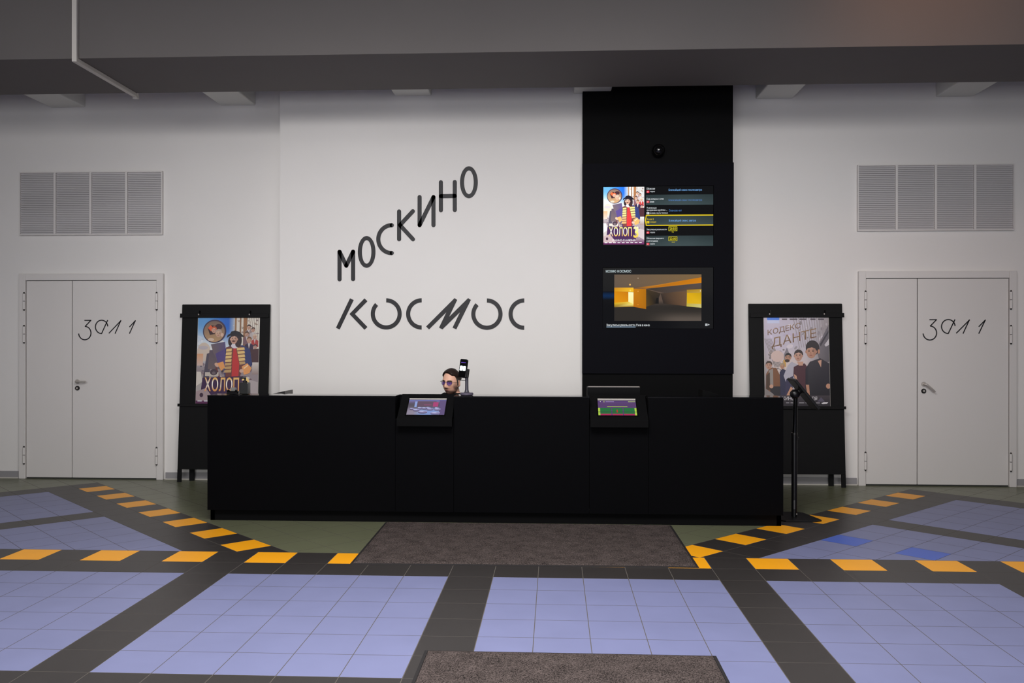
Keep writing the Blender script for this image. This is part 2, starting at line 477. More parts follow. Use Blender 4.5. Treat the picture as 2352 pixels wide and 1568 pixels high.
# ------------------------------------------------------------------ hall doors
def hall_door(name, x0, xs, px, py, lever_down):
    """x0: left of the frame, xs: meeting line"""
    H = 2.343; Wd = 1.682; f = 0.076
    t = bpy.data.objects.new(name, None); COL.objects.link(t); t.location = (x0+Wd/2, YW, 0); t['kind'] = 'structure'
    yf = YW-0.045; yl = YW-0.03
    m = MB(); m.box(x0, x0+f, yf, YW, 0, H); m.box(x0+Wd-f, x0+Wd, yf, YW, 0, H); m.box(x0+f, x0+Wd-f, yf+0.004, YW, H-f, H)
    m.build('door_frame', DOORW, t, bevel=0.004)
    m = MB(); m.box(x0+f, x0+Wd-f, YW-0.012, YW-0.002, 0.0, H-f); m.build('seal', SEAL, t)
    lx0, lx1 = x0+f+0.004, x0+Wd-f-0.004; zt = H-f-0.007
    m = MB(); m.box(lx0+0.002, xs-0.004, yl, YW-0.01, 0.016, zt); a = m.build('narrow_leaf', DOORW, t, bevel=0.004)
    m = MB(); m.box(xs+0.004, lx1-0.002, yl, YW-0.01, 0.016, zt); b = m.build('wide_leaf', DOORW, t, bevel=0.004)
    for leaf, hx in ((a, lx0-0.012), (b, lx1+0.012)):
        for z0 in (1.935, 1.56, 0.18):
            h = MB()
            h.tube([(hx, yf-0.01, z0), (hx, yf-0.01, z0+0.09)], 0.014, 12)
            h.tube([(hx, yf-0.01, z0+0.096), (hx, yf-0.01, z0+0.18)], 0.014, 12)
            h.mi = 1
            h.tube([(hx, yf-0.01, z0-0.014), (hx, yf-0.01, z0)], [0.006, 0.0125], 12)
            h.tube([(hx, yf-0.01, z0+0.18), (hx, yf-0.01, z0+0.196)], [0.0125, 0.006], 12)
            h.tube([(hx, yf-0.01, z0+0.09), (hx, yf-0.01, z0+0.096)], 0.012, 12)
            h.box(hx-0.003, hx+0.003, yf-0.004, yf+0.02, z0+0.01, z0+0.17)
            h.build('hinge', [DOORW, DARKM], leaf, smooth=True)
    hx = xs+0.066; hz = 1.112
    m = MB(); m.tube([(hx, yl, hz), (hx, yl-0.008, hz)], 0.026, 24)
    m.tube([(hx, yl-0.008, hz), (hx, yl-0.045, hz)], 0.010, 14)
    e = (0.115, 0.0) if not lever_down else (0.105, -0.082)
    pts = [(hx, yl-0.045, hz), (hx+e[0]*0.15, yl-0.05, hz+e[1]*0.05), (hx+e[0]*0.5, yl-0.05, hz+e[1]*0.45), (hx+e[0], yl-0.045, hz+e[1])]
    m.tube(pts, [0.011, 0.011, 0.0105, 0.010], 14)
    hd = m.build('door_handle', METAL, b, smooth=True); hd['label'] = 'brushed metal lever'
    m = MB(); m.tube([(hx, yl, hz-0.075), (hx, yl-0.01, hz-0.075)], 0.026, 24); m.mi = 1
    m.tube([(hx, yl-0.01, hz-0.075), (hx, yl-0.016, hz-0.075)], 0.012, 16)
    lk = m.build('keyhole_cover', [DARKM, METAL], b, smooth=True); lk['label'] = 'dark round keyhole cover'
    # lettering
    dx, dy = px, py
    def dp(x, y):
        p = at(170+x/15.68, 725+y/15.68, yl); return (p.x+dx, p.z+dy)
    s = (dp(2000, 500)[0]-dp(0, 500)[0])/2000
    ya, yb = yl-0.0015, yl+0.001
    m = MB()
    def bar(p, q): m.prism(barpoly(dp(*p), dp(*q), 18*s), ya, yb)
    def arc(c, rx, rz, a0, a1): arc_prism(m, dp(*c), rx*s, rz*s, 38*s, a0, a1, ya, yb)
    bar((375, 165), (622, 165)); bar((612, 160), (395, 392)); arc((390, 622), 222, 235, 84, -176)
    arc((995, 400), 222, 234, 270, 4); bar((990, 650), (1215, 155))
    bar((1255, 632), (1700, 165)); bar((1690, 165), (1478, 645))
    bar((1995, 405), (2220, 168)); bar((2212, 170), (1995, 645))
    le = m.build('lettering', LETTER, b); le['label'] = 'black hand drawn lettering ЗАЛ 1'
    return t
hall_door('door_1', -6.124, -5.507, 0, 0, False)
pR = at(2120, 733, YW-0.03)
def _l(x, y): return at(170+x/15.68, 725+y/15.68, YW-0.03)
hall_door('door_2', 3.316, 3.947, pR.x-_l(165, 150).x, pR.z-_l(165, 150).z, True)

# ------------------------------------------------------------------ ventilation grilles
def grille(x0, label):
    Wd, z0, z1 = 1.672, 2.783, 3.507
    t = thing('ventilation_grille', label, 'vent', (x0+Wd/2, YW, z0), 'louvre grilles above the doors')
    y = YW-0.035; b = 0.013
    m = MB()
    m.box(x0, x0+Wd, y, YW, z1-b, z1); m.box(x0, x0+Wd, y, YW, z0, z0+b)
    m.box(x0, x0+b, y, YW, z0+b, z1-b); m.box(x0+Wd-b, x0+Wd, y, YW, z0+b, z1-b)
    for k in (1, 2, 3):
        xm = x0+Wd*k/4; m.box(xm-b, xm+b, y-0.003, YW, z0+b, z1-b)
    m.build('grille_frame', DOORW, t, bevel=0.002)
    for k in range(4):
        xa = x0+Wd*k/4+(b if k else b); xb = x0+Wd*(k+1)/4-b
        m = MB(); m.mi = 1; m.box(xa, xb, YW-0.004, YW-0.001, z0+b, z1-b); m.mi = 0
        n = 34
        for i in range(n):
            z = z0+b+(z1-z0-2*b)*(i+0.5)/n
            m.obox(((xa+xb)/2, YW-0.018, z), ((xb-xa)/2, 0, 0), (0, 0.006, 0.0092), (0, -0.0007, 0.0005))
        m.build('louvre_panel', [SLAT, SLATB], t)
grille(-6.127, 'grey four panel louvre grille above the hall door left of the counter')
grille(3.305, 'grey four panel louvre grille above the hall door right of the counter')

# ------------------------------------------------------------------ flat pictures
_GL = {}
def glyph(ch, bold=0.0):
    """outline of one letter as faces, with its advance width"""
    key = (ch, bold)
    if key in _GL: return _GL[key]
    if ch == ' ': _GL[key] = ([], [], 0.26); return _GL[key]
    k = 1.0; src = ch
    if ch in 'ньы': src, k = ch.upper(), 0.745
    if ch == 'ф': src, k = 'Ф', 0.78
    cu = bpy.data.curves.new('t', 'FONT'); cu.body = src; cu.size = 1; cu.resolution_u = 3; cu.offset = bold
    o = bpy.data.objects.new('t', cu); COL.objects.link(o)
    dg = bpy.context.evaluated_depsgraph_get(); dg.update()
    me = bpy.data.meshes.new_from_object(o.evaluated_get(dg))
    vs = [(v.co.x*k, v.co.y*k) for v in me.vertices]; fs = [tuple(p.vertices) for p in me.polygons]
    bpy.data.objects.remove(o); bpy.data.curves.remove(cu); bpy.data.meshes.remove(me)
    x0 = min(p[0] for p in vs); x1 = max(p[0] for p in vs)
    _GL[key] = ([(x-x0, y) for x, y in vs], fs, x1-x0+0.085)
    return _GL[key]
def text_tris(s, bold=0.0):
    vs = []; fs = []; x = 0.0
    for ch in s:
        v, f, adv = glyph(ch, bold); o = len(vs)
        vs += [(p[0]+x, p[1]) for p in v]; fs += [tuple(i+o for i in q) for q in f]; x += adv
    return vs, fs
class Art:
    """a printed or lit picture: u to the right 0..1, v down 0..1, later shapes lie a hair in front"""
    def __init__(s, w, h, gain=1.0): s.w = w; s.h = h; s.p = []; s.L = 0; s.gain = gain
    def poly(s, pts, col, up=True):
        if up: s.L += 1
        if not isinstance(col, list): col = [col]*len(pts)
        pts = [(min(max(p[0], 0), 1), min(max(p[1], 0), 1)) for p in pts]
        s.p.append((pts, col, s.L))
    def rect(s, u0, v0, u1, v1, c, c2=None):
        c2 = c2 or c
        s.poly([(u0, v0), (u1, v0), (u1, v1), (u0, v1)], [c, c, c2, c2])
    def ell(s, u, v, ru, rv, c, n=28, rot=0.0, c2=None):
        a = s.w/s.h
        pts = []
        for k in range(n):
            t = 2*PI*k/n; x = ru*math.cos(t); y = rv*math.sin(t)
            pts.append((u+x*math.cos(rot)-y*math.sin(rot), v+(x*math.sin(rot)+y*math.cos(rot))*a))
        cols = [c]*n if c2 is None else [tuple(c[i]+(c2[i]-c[i])*(0.5+0.5*math.sin(2*PI*k/n)) for i in range(3)) for k in range(n)]
        s.poly(pts, cols)
    def grid(s, u0, v0, u1, v1, nu, nv, fn):
        s.L += 1
        for j in range(nv):
            for i in range(nu):
                q = [(u0+(u1-u0)*a/nu, v0+(v1-v0)*b/nv) for a, b in ((i, j), (i+1, j), (i+1, j+1), (i, j+1))]
                s.poly(q, [fn((p[0]-u0)/(u1-u0), (p[1]-v0)/(v1-v0)) for p in q], up=False)
    def text(s, st, u0, v0, u1, v1, c, rot=0.0, grad=None, bold=0.0):
        """lettering fitted into a box"""
        vs, fs = text_tris(st, bold)
        xs = [p[0] for p in vs]; ys = [p[1] for p in vs]
        xa, xb, ya, yb = min(xs), max(xs), min(ys), max(ys)
        s.L += 1
        out = []
        for x, y in vs:
            a = (x-xa)/(xb-xa); b = (yb-y)/(yb-ya)
            out.append((u0+a*(u1-u0), v0+b*(v1-v0)+rot*a, b))
        for f in fs:
            s.poly([out[i][:2] for i in f], [grad(out[i][2]) if grad else c for i in f], up=False)
    def build(s, name, m, parent, O, ex, ez, nrm, eps=0.00002):
        """O top left corner, ex along u, ez down along v (metres), nrm towards the viewer"""
        O, ex, ez, nrm = Vector(O), Vector(ex), Vector(ez), Vector(nrm)
        vs = []; fs = []; cs = []
        mi = world_of(parent).inverted()
        for pts, col, L in s.p:
            o = len(vs)
            for (u, v), c in zip(pts, col):
                vs.append(mi @ (O+ex*u+ez*v+nrm*(0.0004+eps*L)))
                l = lin(tuple(min(max(x*s.gain, 0), 255) for x in c)); cs.append((*l, 1.0))
            fs.append(tuple(range(o, o+len(pts))))
        me = bpy.data.meshes.new(name); me.from_pydata(vs, [], fs); me.materials.append(m)
        at_ = me.attributes.new('Col', 'FLOAT_COLOR', 'POINT')
        for i, c in enumerate(cs): at_.data[i].color = c
        # faces look towards the viewer
        ln = (mi.to_3x3() @ nrm)
        bm = bmesh.new(); bm.from_mesh(me)
        for f in bm.faces:
            f.normal_update()
            if f.normal.dot(ln) < 0: f.normal_flip()
        bm.to_mesh(me); bm.free()
        ob = bpy.data.objects.new(name, me); COL.objects.link(ob); ob.parent = parent
        return ob
def mix(a, b, t):
    t = min(max(t, 0), 1); return tuple(a[i]+(b[i]-a[i])*t for i in range(3))
def sm(a, b, x):
    t = min(max((x-a)/(b-a), 0), 1); return t*t*(3-2*t)

def face(A, u, v, r, skin, hair, tilt=0.0):
    """small generic head: hair, ears, face with light and dark side, brows, eyes, nose, mouth"""
    k = A.w/A.h
    A.ell(u+0.05*r, v-0.28*r*k, r*0.92, r*0.95, hair)
    for sx in (-0.84, 0.80): A.ell(u+sx*r, v+0.12*r*k, r*0.13, r*0.26, mix(skin, (150, 90, 70), 0.35), 12)
    A.ell(u-0.02*r, v+0.14*r*k, r*0.78, r*1.06, skin, rot=tilt, c2=mix(skin, (120, 76, 60), 0.25))
    A.poly([(u+0.3*r, v-0.5*r*k), (u+0.66*r, v-0.3*r*k), (u+0.72*r, v+0.3*r*k), (u+0.4*r, v+0.95*r*k), (u+0.3*r, v+0.4*r*k)], mix(skin, (110, 70, 56), 0.3))
    A.poly([(u-0.86*r, v-0.05*r*k), (u-0.80*r, v-0.6*r*k), (u-0.2*r, v-1.1*r*k), (u+0.5*r, v-1.0*r*k), (u+0.86*r, v-0.5*r*k), (u+0.84*r, v-0.02*r*k), (u+0.66*r, v-0.38*r*k), (u+0.1*r, v-0.62*r*k), (u-0.6*r, v-0.42*r*k)], hair)
    for sx in (-0.38, 0.26):
        A.ell(u+sx*r, v+0.02*r*k, r*0.15, r*0.08, mix(skin, (40, 25, 20), 0.8), 10)
        A.ell(u+sx*r, v-0.16*r*k, r*0.22, r*0.05, mix(hair, skin, 0.2), 10)
    A.poly([(u-0.10*r, v+0.05*r*k), (u+0.02*r, v+0.42*r*k), (u-0.22*r, v+0.42*r*k)], mix(skin, (120, 70, 50), 0.4))
    A.ell(u-0.08*r, v+0.68*r*k, r*0.26, r*0.07, mix(skin, (110, 30, 30), 0.6), 12)
def scatter(A, u0, v0, u1, v1, n, cols, r0, r1, seed=1, slant=0.0):
    q = random.Random(seed)
    L0 = A.L
    for i in range(n//2):
        A.L = L0+i % 6
        u, v = q.uniform(u0, u1), q.uniform(v0, v1)
        c = q.choice(cols); j = q.uniform(-14, 14); c = tuple(min(255, max(0, x+j)) for x in c)
        A.ell(u, v, q.uniform(r0, r1), q.uniform(r0, r1)*0.6, c, 7, rot=slant+q.uniform(-0.5, 0.5))
    A.L = L0+7
def bust(A, u, v, r, skin, hair, coat, shirt=None):
    k = A.w/A.h
    A.poly([(u-1.7*r, v+4.6*r*k), (u-1.5*r, v+1.8*r*k), (u-0.6*r, v+1.2*r*k), (u+0.6*r, v+1.2*r*k), (u+1.5*r, v+1.8*r*k), (u+1.7*r, v+4.6*r*k)], coat)
    if shirt: A.poly([(u-0.45*r, v+1.2*r*k), (u+0.45*r, v+1.2*r*k), (u, v+3.2*r*k)], shirt)
    face(A, u, v, r, skin, hair)

def sailor_poster(w, h, vivid):
    A = Art(w, h)
    k = w/h
    def sky(u, v):
        top = mix((96, 156, 214), (36, 100, 196), sm(0.1, 0.5, u))
        c = mix(top, (214, 220, 226), sm(0.08, 0.34, v+0.1*(0.3-u)))
        c = mix(c, (218, 210, 198), sm(0.52, 0.6, u))
        c = mix(c, (150, 138, 142), sm(0.42, 0.62, v))
        c = mix(c, (176, 168, 166), sm(0.64, 0.7, v)*(1-sm(0.15, 0.4, u)))
        return mix(c, (84, 46, 80), sm(0.86, 1.0, v)*0.9)
    A.grid(0, 0, 1, 1, 16, 24, sky)
    scatter(A, 0.02, 0.22, 0.42, 0.40, 40, [(206, 212, 220), (186, 196, 212), (222, 222, 222)], 0.015, 0.05, 2)
    scatter(A, 0.58, 0.02, 0.98, 0.5, 90, [(206, 194, 180), (170, 150, 136), (150, 132, 130), (220, 214, 206)], 0.01, 0.035, 3)
    scatter(A, 0.02, 0.42, 0.45, 0.68, 110, [(120, 104, 112), (150, 136, 140), (90, 80, 96), (196, 180, 170), (140, 110, 100)], 0.01, 0.04, 4)
    scatter(A, 0.78, 0.5, 0.98, 0.9, 60, [(176, 160, 156), (130, 112, 120), (206, 198, 194), (110, 86, 96)], 0.01, 0.035, 5)
    scatter(A, 0.02, 0.68, 0.4, 0.95, 50, [(176, 162, 160), (150, 134, 140), (196, 186, 180)], 0.015, 0.045, 6, 0.5)
    # masts and rigging
    for a, b, c in ((0.60, 0.63, (160, 126, 96)), (0.68, 0.705, (140, 104, 78)), (0.74, 0.80, (156, 108, 72))):
        A.rect(a, 0, b, 0.34, c, mix(c, (90, 70, 60), 0.4))
    for i in range(6):
        a = 0.8+0.035*i; A.poly([(a, 0), (a+0.006, 0), (a+0.05, 0.3), (a+0.044, 0.3)], (120, 105, 95))
    # crowd on the shrouds
    for u, v, r, s_, hh, c in ((0.83, 0.11, .036, (206, 170, 150), (52, 38, 40), (150, 130, 130)), (0.90, 0.14, .034, (200, 160, 140), (70, 48, 44), (180, 170, 170)),
                               (0.80, 0.19, .036, (202, 164, 144), (84, 60, 50), (120, 90, 100)), (0.93, 0.22, .036, (206, 172, 152), (200, 180, 160), (170, 60, 60)),
                               (0.84, 0.26, .044, (210, 168, 146), (120, 84, 56), (56, 44, 70)), (0.94, 0.34, .036, (196, 160, 150), (60, 50, 60), (60, 52, 96))):
        bust(A, u, v, r, s_, hh, c, (196, 186, 186))
    A.poly([(0.86, 0.37), (1, 0.36), (1, 0.53), (0.9, 0.55)], (72, 46, 52))
    A.rect(0.90, 0.52, 1, 0.66, (204, 196, 190), (150, 130, 126))
    # pale ghostly officers at left
    A.ell(0.11, 0.40, 0.11, 0.15, (206, 190, 176)); A.ell(0.1, 0.35, 0.075, 0.03, (186, 178, 184))
    A.rect(0.0, 0.42, 0.1, 0.56, (216, 160, 120), (206, 182, 172))
    A.poly([(0.16, 0.42), (0.24, 0.40), (0.2, 0.74), (0.1, 0.74)], (84, 78, 92))
    A.poly([(0.20, 0.38), (0.44, 0.36), (0.42, 0.60), (0.18, 0.60)], [(96, 84, 96), (92, 78, 108), (104, 92, 100), (112, 98, 98)])
    A.ell(0.33, 0.55, 0.045, 0.03, (210, 170, 150), rot=0.6)
    # glass ball
    A.ell(0.275, 0.158, 0.19, 0.187, (70, 58, 82), 40)
    A.ell(0.27, 0.16, 0.168, 0.168, (120, 100, 92), 40, c2=(186, 150, 110))
    A.poly([(0.16, 0.12), (0.22, 0.085), (0.30, 0.10), (0.28, 0.19), (0.2, 0.2)], (66, 44, 48))
    A.poly([(0.165, 0.12), (0.21, 0.085), (0.25, 0.12), (0.22, 0.16)], (226, 98, 62))
    A.ell(0.34, 0.105, 0.06, 0.045, (66, 44, 52))
    face(A, 0.265, 0.14, 0.045, (220, 176, 156), (196, 96, 62))
    face(A, 0.34, 0.18, 0.055, (214, 178, 154), (176, 156, 142))
    A.ell(0.22, 0.255, 0.05, 0.025, (212, 186, 166)); A.ell(0.40, 0.2, 0.025, 0.03, (214, 180, 160))
    # smoke below the ball
    A.poly([(0.22, 0.31), (0.45, 0.28), (0.48, 0.45), (0.36, 0.55), (0.26, 0.4)], [(110, 96, 100), (92, 82, 120), (86, 72, 130), (92, 80, 110), (112, 98, 100)])
    # captain
    A.poly([(0.46, 0.36), (0.52, 0.33), (0.74, 0.32), (0.86, 0.37), (0.90, 0.55), (0.82, 0.62), (0.46, 0.70), (0.42, 0.5)], (52, 60, 108))
    A.poly([(0.30, 0.42), (0.46, 0.36), (0.47, 0.56), (0.36, 0.58)], (86, 72, 128))
    A.poly([(0.47, 0.345), (0.57, 0.33), (0.66, 0.32), (0.74, 0.345), (0.78, 0.46), (0.76, 0.56), (0.70, 0.70), (0.47, 0.70)], (112, 66, 62))
    A.poly([(0.59, 0.35), (0.625, 0.34), (0.69, 0.54), (0.68, 0.70), (0.57, 0.70), (0.575, 0.5)], (190, 56, 58))
    for i in range(7):
        v = 0.365+0.041*i
        c = (224, 190, 126) if i < 4 else (190, 156, 108)
        A.poly([(0.475-0.004*i, v), (0.565, v-0.006), (0.56, v+0.026), (0.47-0.004*i, v+0.03)], c)
        if i < 5: A.poly([(0.64+0.012*i, v-0.014), (0.765+0.004*i, v-0.02), (0.775+0.004*i, v+0.008), (0.65+0.012*i, v+0.018)], c)
    A.ell(0.61, 0.325, 0.06, 0.045, (214, 208, 216))
    A.ell(0.535, 0.275, 0.035, 0.075, (48, 36, 40)); A.ell(0.67, 0.265, 0.05, 0.105, (48, 36, 42)); A.ell(0.655, 0.30, 0.04, 0.06, (62, 46, 48))
    face(A, 0.595, 0.245, 0.07, (214, 172, 152), (48, 36, 42))
    A.ell(0.588, 0.272, 0.034, 0.009, (60, 40, 38), 12)
    A.poly([(0.475, 0.235), (0.49, 0.20), (0.53, 0.185), (0.55, 0.16), (0.61, 0.148), (0.68, 0.165), (0.74, 0.205), (0.765, 0.225), (0.70, 0.222), (0.64, 0.20), (0.57, 0.20), (0.52, 0.215)], (32, 30, 40))
    A.poly([(0.33, 0.53), (0.43, 0.51), (0.46, 0.58), (0.40, 0.62)], (226, 156, 96))
    A.poly([(0.73, 0.57), (0.82, 0.53), (0.89, 0.585), (0.86, 0.645), (0.77, 0.665)], (226, 156, 96))
    A.poly([(0.76, 0.585), (0.83, 0.545), (0.835, 0.56), (0.77, 0.60)], (244, 206, 160))
    A.ell(0.73, 0.62, 0.035, 0.03, (206, 168, 150))
    A.poly([(0.30, 0.58), (0.33, 0.58), (0.40, 0.72), (0.37, 0.73)], (110, 62, 62))
    # deck
    A.poly([(0, 0.63), (0.07, 0.63), (0.1, 0.75), (0, 0.8)], (214, 206, 196))
    A.rect(0.14, 0.635, 0.36, 0.68, (196, 186, 176)); A.ell(0.28, 0.635, 0.06, 0.05, (74, 60, 70)); A.ell(0.28, 0.645, 0.03, 0.025, (110, 98, 104))
    A.poly([(0.10, 0.70), (0.76, 0.68), (0.80, 0.92), (0.2, 0.93), (0.08, 0.84)], (66, 42, 76))
    A.poly([(0.76, 0.70), (1, 0.75), (1, 0.92), (0.84, 0.86)], (176, 164, 166))
    A.poly([(0.0, 0.86), (0.16, 0.82), (0.3, 0.95), (0.0, 1.0)], (168, 148, 150))
    A.rect(0, 0.965, 1, 1, (92, 46, 84)); A.ell(0.09, 0.9, 0.03, 0.035, (70, 50, 66))
    def g(b): return mix(mix((236, 176, 82), (246, 240, 232), sm(0, 0.35, b)), (222, 150, 78), sm(0.5, 1, b))
    A.text('ХОЛОП', 0.135, 0.695, 0.695, 0.858, (240, 230, 220), grad=g, bold=0.013)
    A.text('3', 0.735, 0.69, 0.86, 0.885, (240, 200, 110), grad=lambda b: mix((246, 220, 150), (232, 160, 60), b), bold=0.022)
    A.text('В КИНО С 11 ИЮНЯ', 0.22, 0.91, 0.78, 0.945, (240, 240, 240))
    for i in range(9): A.rect(0.03+0.105*i, 0.962, 0.03+0.105*i+0.07, 0.976, (206, 206, 214))
    if vivid:
        A.p = [(pts, [tuple(min(255, max(0, (x-110)*1.35+142)) for x in c) for c in col], L) for pts, col, L in A.p]
    return A

def street_poster(w, h):
    A = Art(w, h)
    def bg(u, v):
        c = mix((206, 196, 216), (196, 190, 198), u)
        c = mix(c, (222, 204, 196), sm(0.3, 0.55, v)*(1-abs(u-0.35)*1.4))
        c = mix(c, (150, 142, 144), sm(0.0, 0.35, abs(u-0.4)-0.25+0.3*(v-0.3)))
        return mix(c, (66, 60, 66), sm(0.72, 0.95, v))
    A.grid(0, 0, 1, 1, 14, 20, bg)
    scatter(A, 0.02, 0.36, 0.30, 0.6, 70, [(170, 156, 152), (140, 130, 130), (206, 186, 178), (120, 112, 112)], 0.01, 0.035, 7, 1.1)
    scatter(A, 0.45, 0.05, 0.98, 0.45, 90, [(176, 168, 174), (150, 142, 148), (206, 198, 206)], 0.01, 0.04, 8, -1.2)
    scatter(A, 0.1, 0.08, 0.6, 0.4, 40, [(206, 194, 216), (216, 206, 214), (196, 182, 206)], 0.02, 0.06, 9)
    # street fronts running to the distance
    for i in range(14):
        a = 0.45+0.04*i; A.poly([(a, 0), (a+0.012, 0), (a+0.10-0.006*i, 0.34), (a+0.09-0.006*i, 0.34)], (164, 154, 158))
    for i in range(6):
        a = 0.02*i; A.poly([(a, 0.24), (a+0.008, 0.24), (a+0.17, 0.56), (a+0.155, 0.56)], (140, 130, 128))
    A.poly([(0.80, 0.36), (1.0, 0.08), (1.0, 0.5), (0.86, 0.52)], [(130, 122, 128), (108, 102, 112), (96, 92, 98), (110, 104, 108)])
    A.poly([(0.86, 0.30), (1.0, 0.14), (1.0, 0.17), (0.87, 0.33)], (70, 66, 74))
    A.poly([(0.93, 0.31), (1.0, 0.24), (1.0, 0.31), (0.95, 0.33)], (206, 200, 206))
    A.poly([(0.30, 0.42), (0.35, 0.34), (0.39, 0.42), (0.39, 0.5), (0.30, 0.5)], (134, 128, 136))
    A.ell(0.2, 0.44, 0.1, 0.09, (216, 190, 182)); A.rect(0.29, 0.48, 0.33, 0.56, (206, 160, 80))
    A.rect(0.05, 0.0, 0.24, 0.03, (70, 128, 236)); A.rect(0.05, 0.03, 0.24, 0.065, (206, 212, 240))
    for a, b in ((0.28, 0.36), (0.4, 0.52), (0.55, 0.66), (0.72, 0.8), (0.84, 0.93)): A.rect(a, 0.012, b, 0.028, (90, 80, 90))
    gr = lambda b: mix((150, 118, 84), (112, 78, 54), b)
    A.text('КОДЕКС', 0.055, 0.140, 0.565, 0.215, (130, 98, 70), rot=-0.085, grad=gr, bold=0.006)
    A.text('ДАНТЕ', 0.115, 0.235, 0.81, 0.36, (140, 100, 66), rot=-0.115, grad=gr)
    # man in brown jacket
    A.poly([(0.01, 0.93), (0.02, 0.64), (0.08, 0.57), (0.18, 0.57), (0.24, 0.66), (0.28, 0.86), (0.2, 0.93)], (128, 84, 56))
    A.poly([(0.06, 0.60), (0.13, 0.58), (0.13, 0.78), (0.07, 0.78)], (150, 142, 136))
    A.poly([(0.02, 0.66), (0.08, 0.62), (0.08, 0.82), (0.02, 0.82)], (78, 56, 42))
    A.rect(0.08, 0.78, 0.25, 0.93, (44, 40, 46)); A.ell(0.1, 0.78, 0.03, 0.03, (206, 160, 136))
    face(A, 0.065, 0.54, 0.055, (204, 158, 134), (66, 48, 40))
    # older man in navy
    A.poly([(0.24, 0.94), (0.23, 0.62), (0.27, 0.58), (0.34, 0.6), (0.36, 0.94)], (48, 48, 76))
    face(A, 0.275, 0.55, 0.04, (206, 160, 130), (170, 150, 120))
    # man in pale shirt
    A.poly([(0.29, 0.66), (0.36, 0.54), (0.42, 0.50), (0.52, 0.54), (0.50, 0.78), (0.40, 0.82), (0.33, 0.74)], (184, 180, 192))
    A.poly([(0.33, 0.70), (0.44, 0.66), (0.42, 0.90), (0.30, 0.92)], (58, 54, 84))
    A.poly([(0.40, 0.78), (0.43, 0.80), (0.37, 0.9), (0.33, 0.88)], (206, 156, 126))
    face(A, 0.365, 0.45, 0.055, (196, 150, 124), (40, 34, 36)); A.ell(0.35, 0.49, 0.035, 0.025, (62, 46, 42))
    # woman in maroon top
    A.poly([(0.44, 0.66), (0.45, 0.56), (0.53, 0.53), (0.62, 0.52), (0.68, 0.58), (0.66, 0.95), (0.52, 0.95), (0.50, 0.74)], (78, 42, 52))
    A.poly([(0.45, 0.64), (0.49, 0.66), (0.53, 0.86), (0.50, 0.87)], (206, 158, 132)); A.poly([(0.50, 0.50), (0.60, 0.50), (0.59, 0.545), (0.53, 0.545)], (206, 160, 138))
    face(A, 0.525, 0.43, 0.075, (214, 170, 150), (54, 42, 44))
    # man at right in black shirt
    A.poly([(0.62, 0.92), (0.63, 0.58), (0.70, 0.50), (0.86, 0.46), (1.0, 0.52), (1.0, 1.0), (0.66, 1.0)], [(30, 28, 40), (34, 32, 46), (58, 54, 62), (64, 58, 64), (50, 46, 56), (28, 26, 34), (26, 24, 32)])
    A.poly([(0.63, 0.76), (0.68, 0.76), (0.69, 0.90), (0.66, 0.92)], (190, 138, 112)); A.poly([(0.82, 0.49), (0.88, 0.48), (0.87, 0.565)], (206, 160, 138))
    A.ell(0.975, 0.775, 0.035, 0.04, (200, 148, 122))
    A.ell(0.745, 0.345, 0.105, 0.12, (52, 44, 46)); face(A, 0.725, 0.38, 0.095, (206, 158, 134), (50, 42, 44)); A.ell(0.84, 0.385, 0.018, 0.035, (190, 140, 116))
    A.grid(0, 0.88, 1, 1, 4, 5, lambda u, v: mix((70, 62, 68), (40, 36, 44), v))
    A.poly([(0, 0.8), (0.12, 0.86), (0.2, 0.94), (0, 0.94)], (140, 132, 130)); A.poly([(0.8, 0.95), (0.86, 0.9), (0.92, 0.95)], (92, 86, 104))
    A.text('В КИНО', 0.21, 0.893, 0.45, 0.934, (226, 222, 226)); A.text('ИЮЛЯ', 0.60, 0.893, 0.80, 0.934, (226, 222, 226))
    for a, b in ((0.32, 0.37), (0.39, 0.45), (0.52, 0.6), (0.62, 0.66), (0.75, 0.84)): A.rect(a, 0.96, b, 0.968, (190, 186, 192))
    A.poly([(0.86, 0.967), (0.9, 0.955), (0.97, 0.955), (0.95, 0.972), (0.88, 0.975)], (226, 222, 226))
    return A

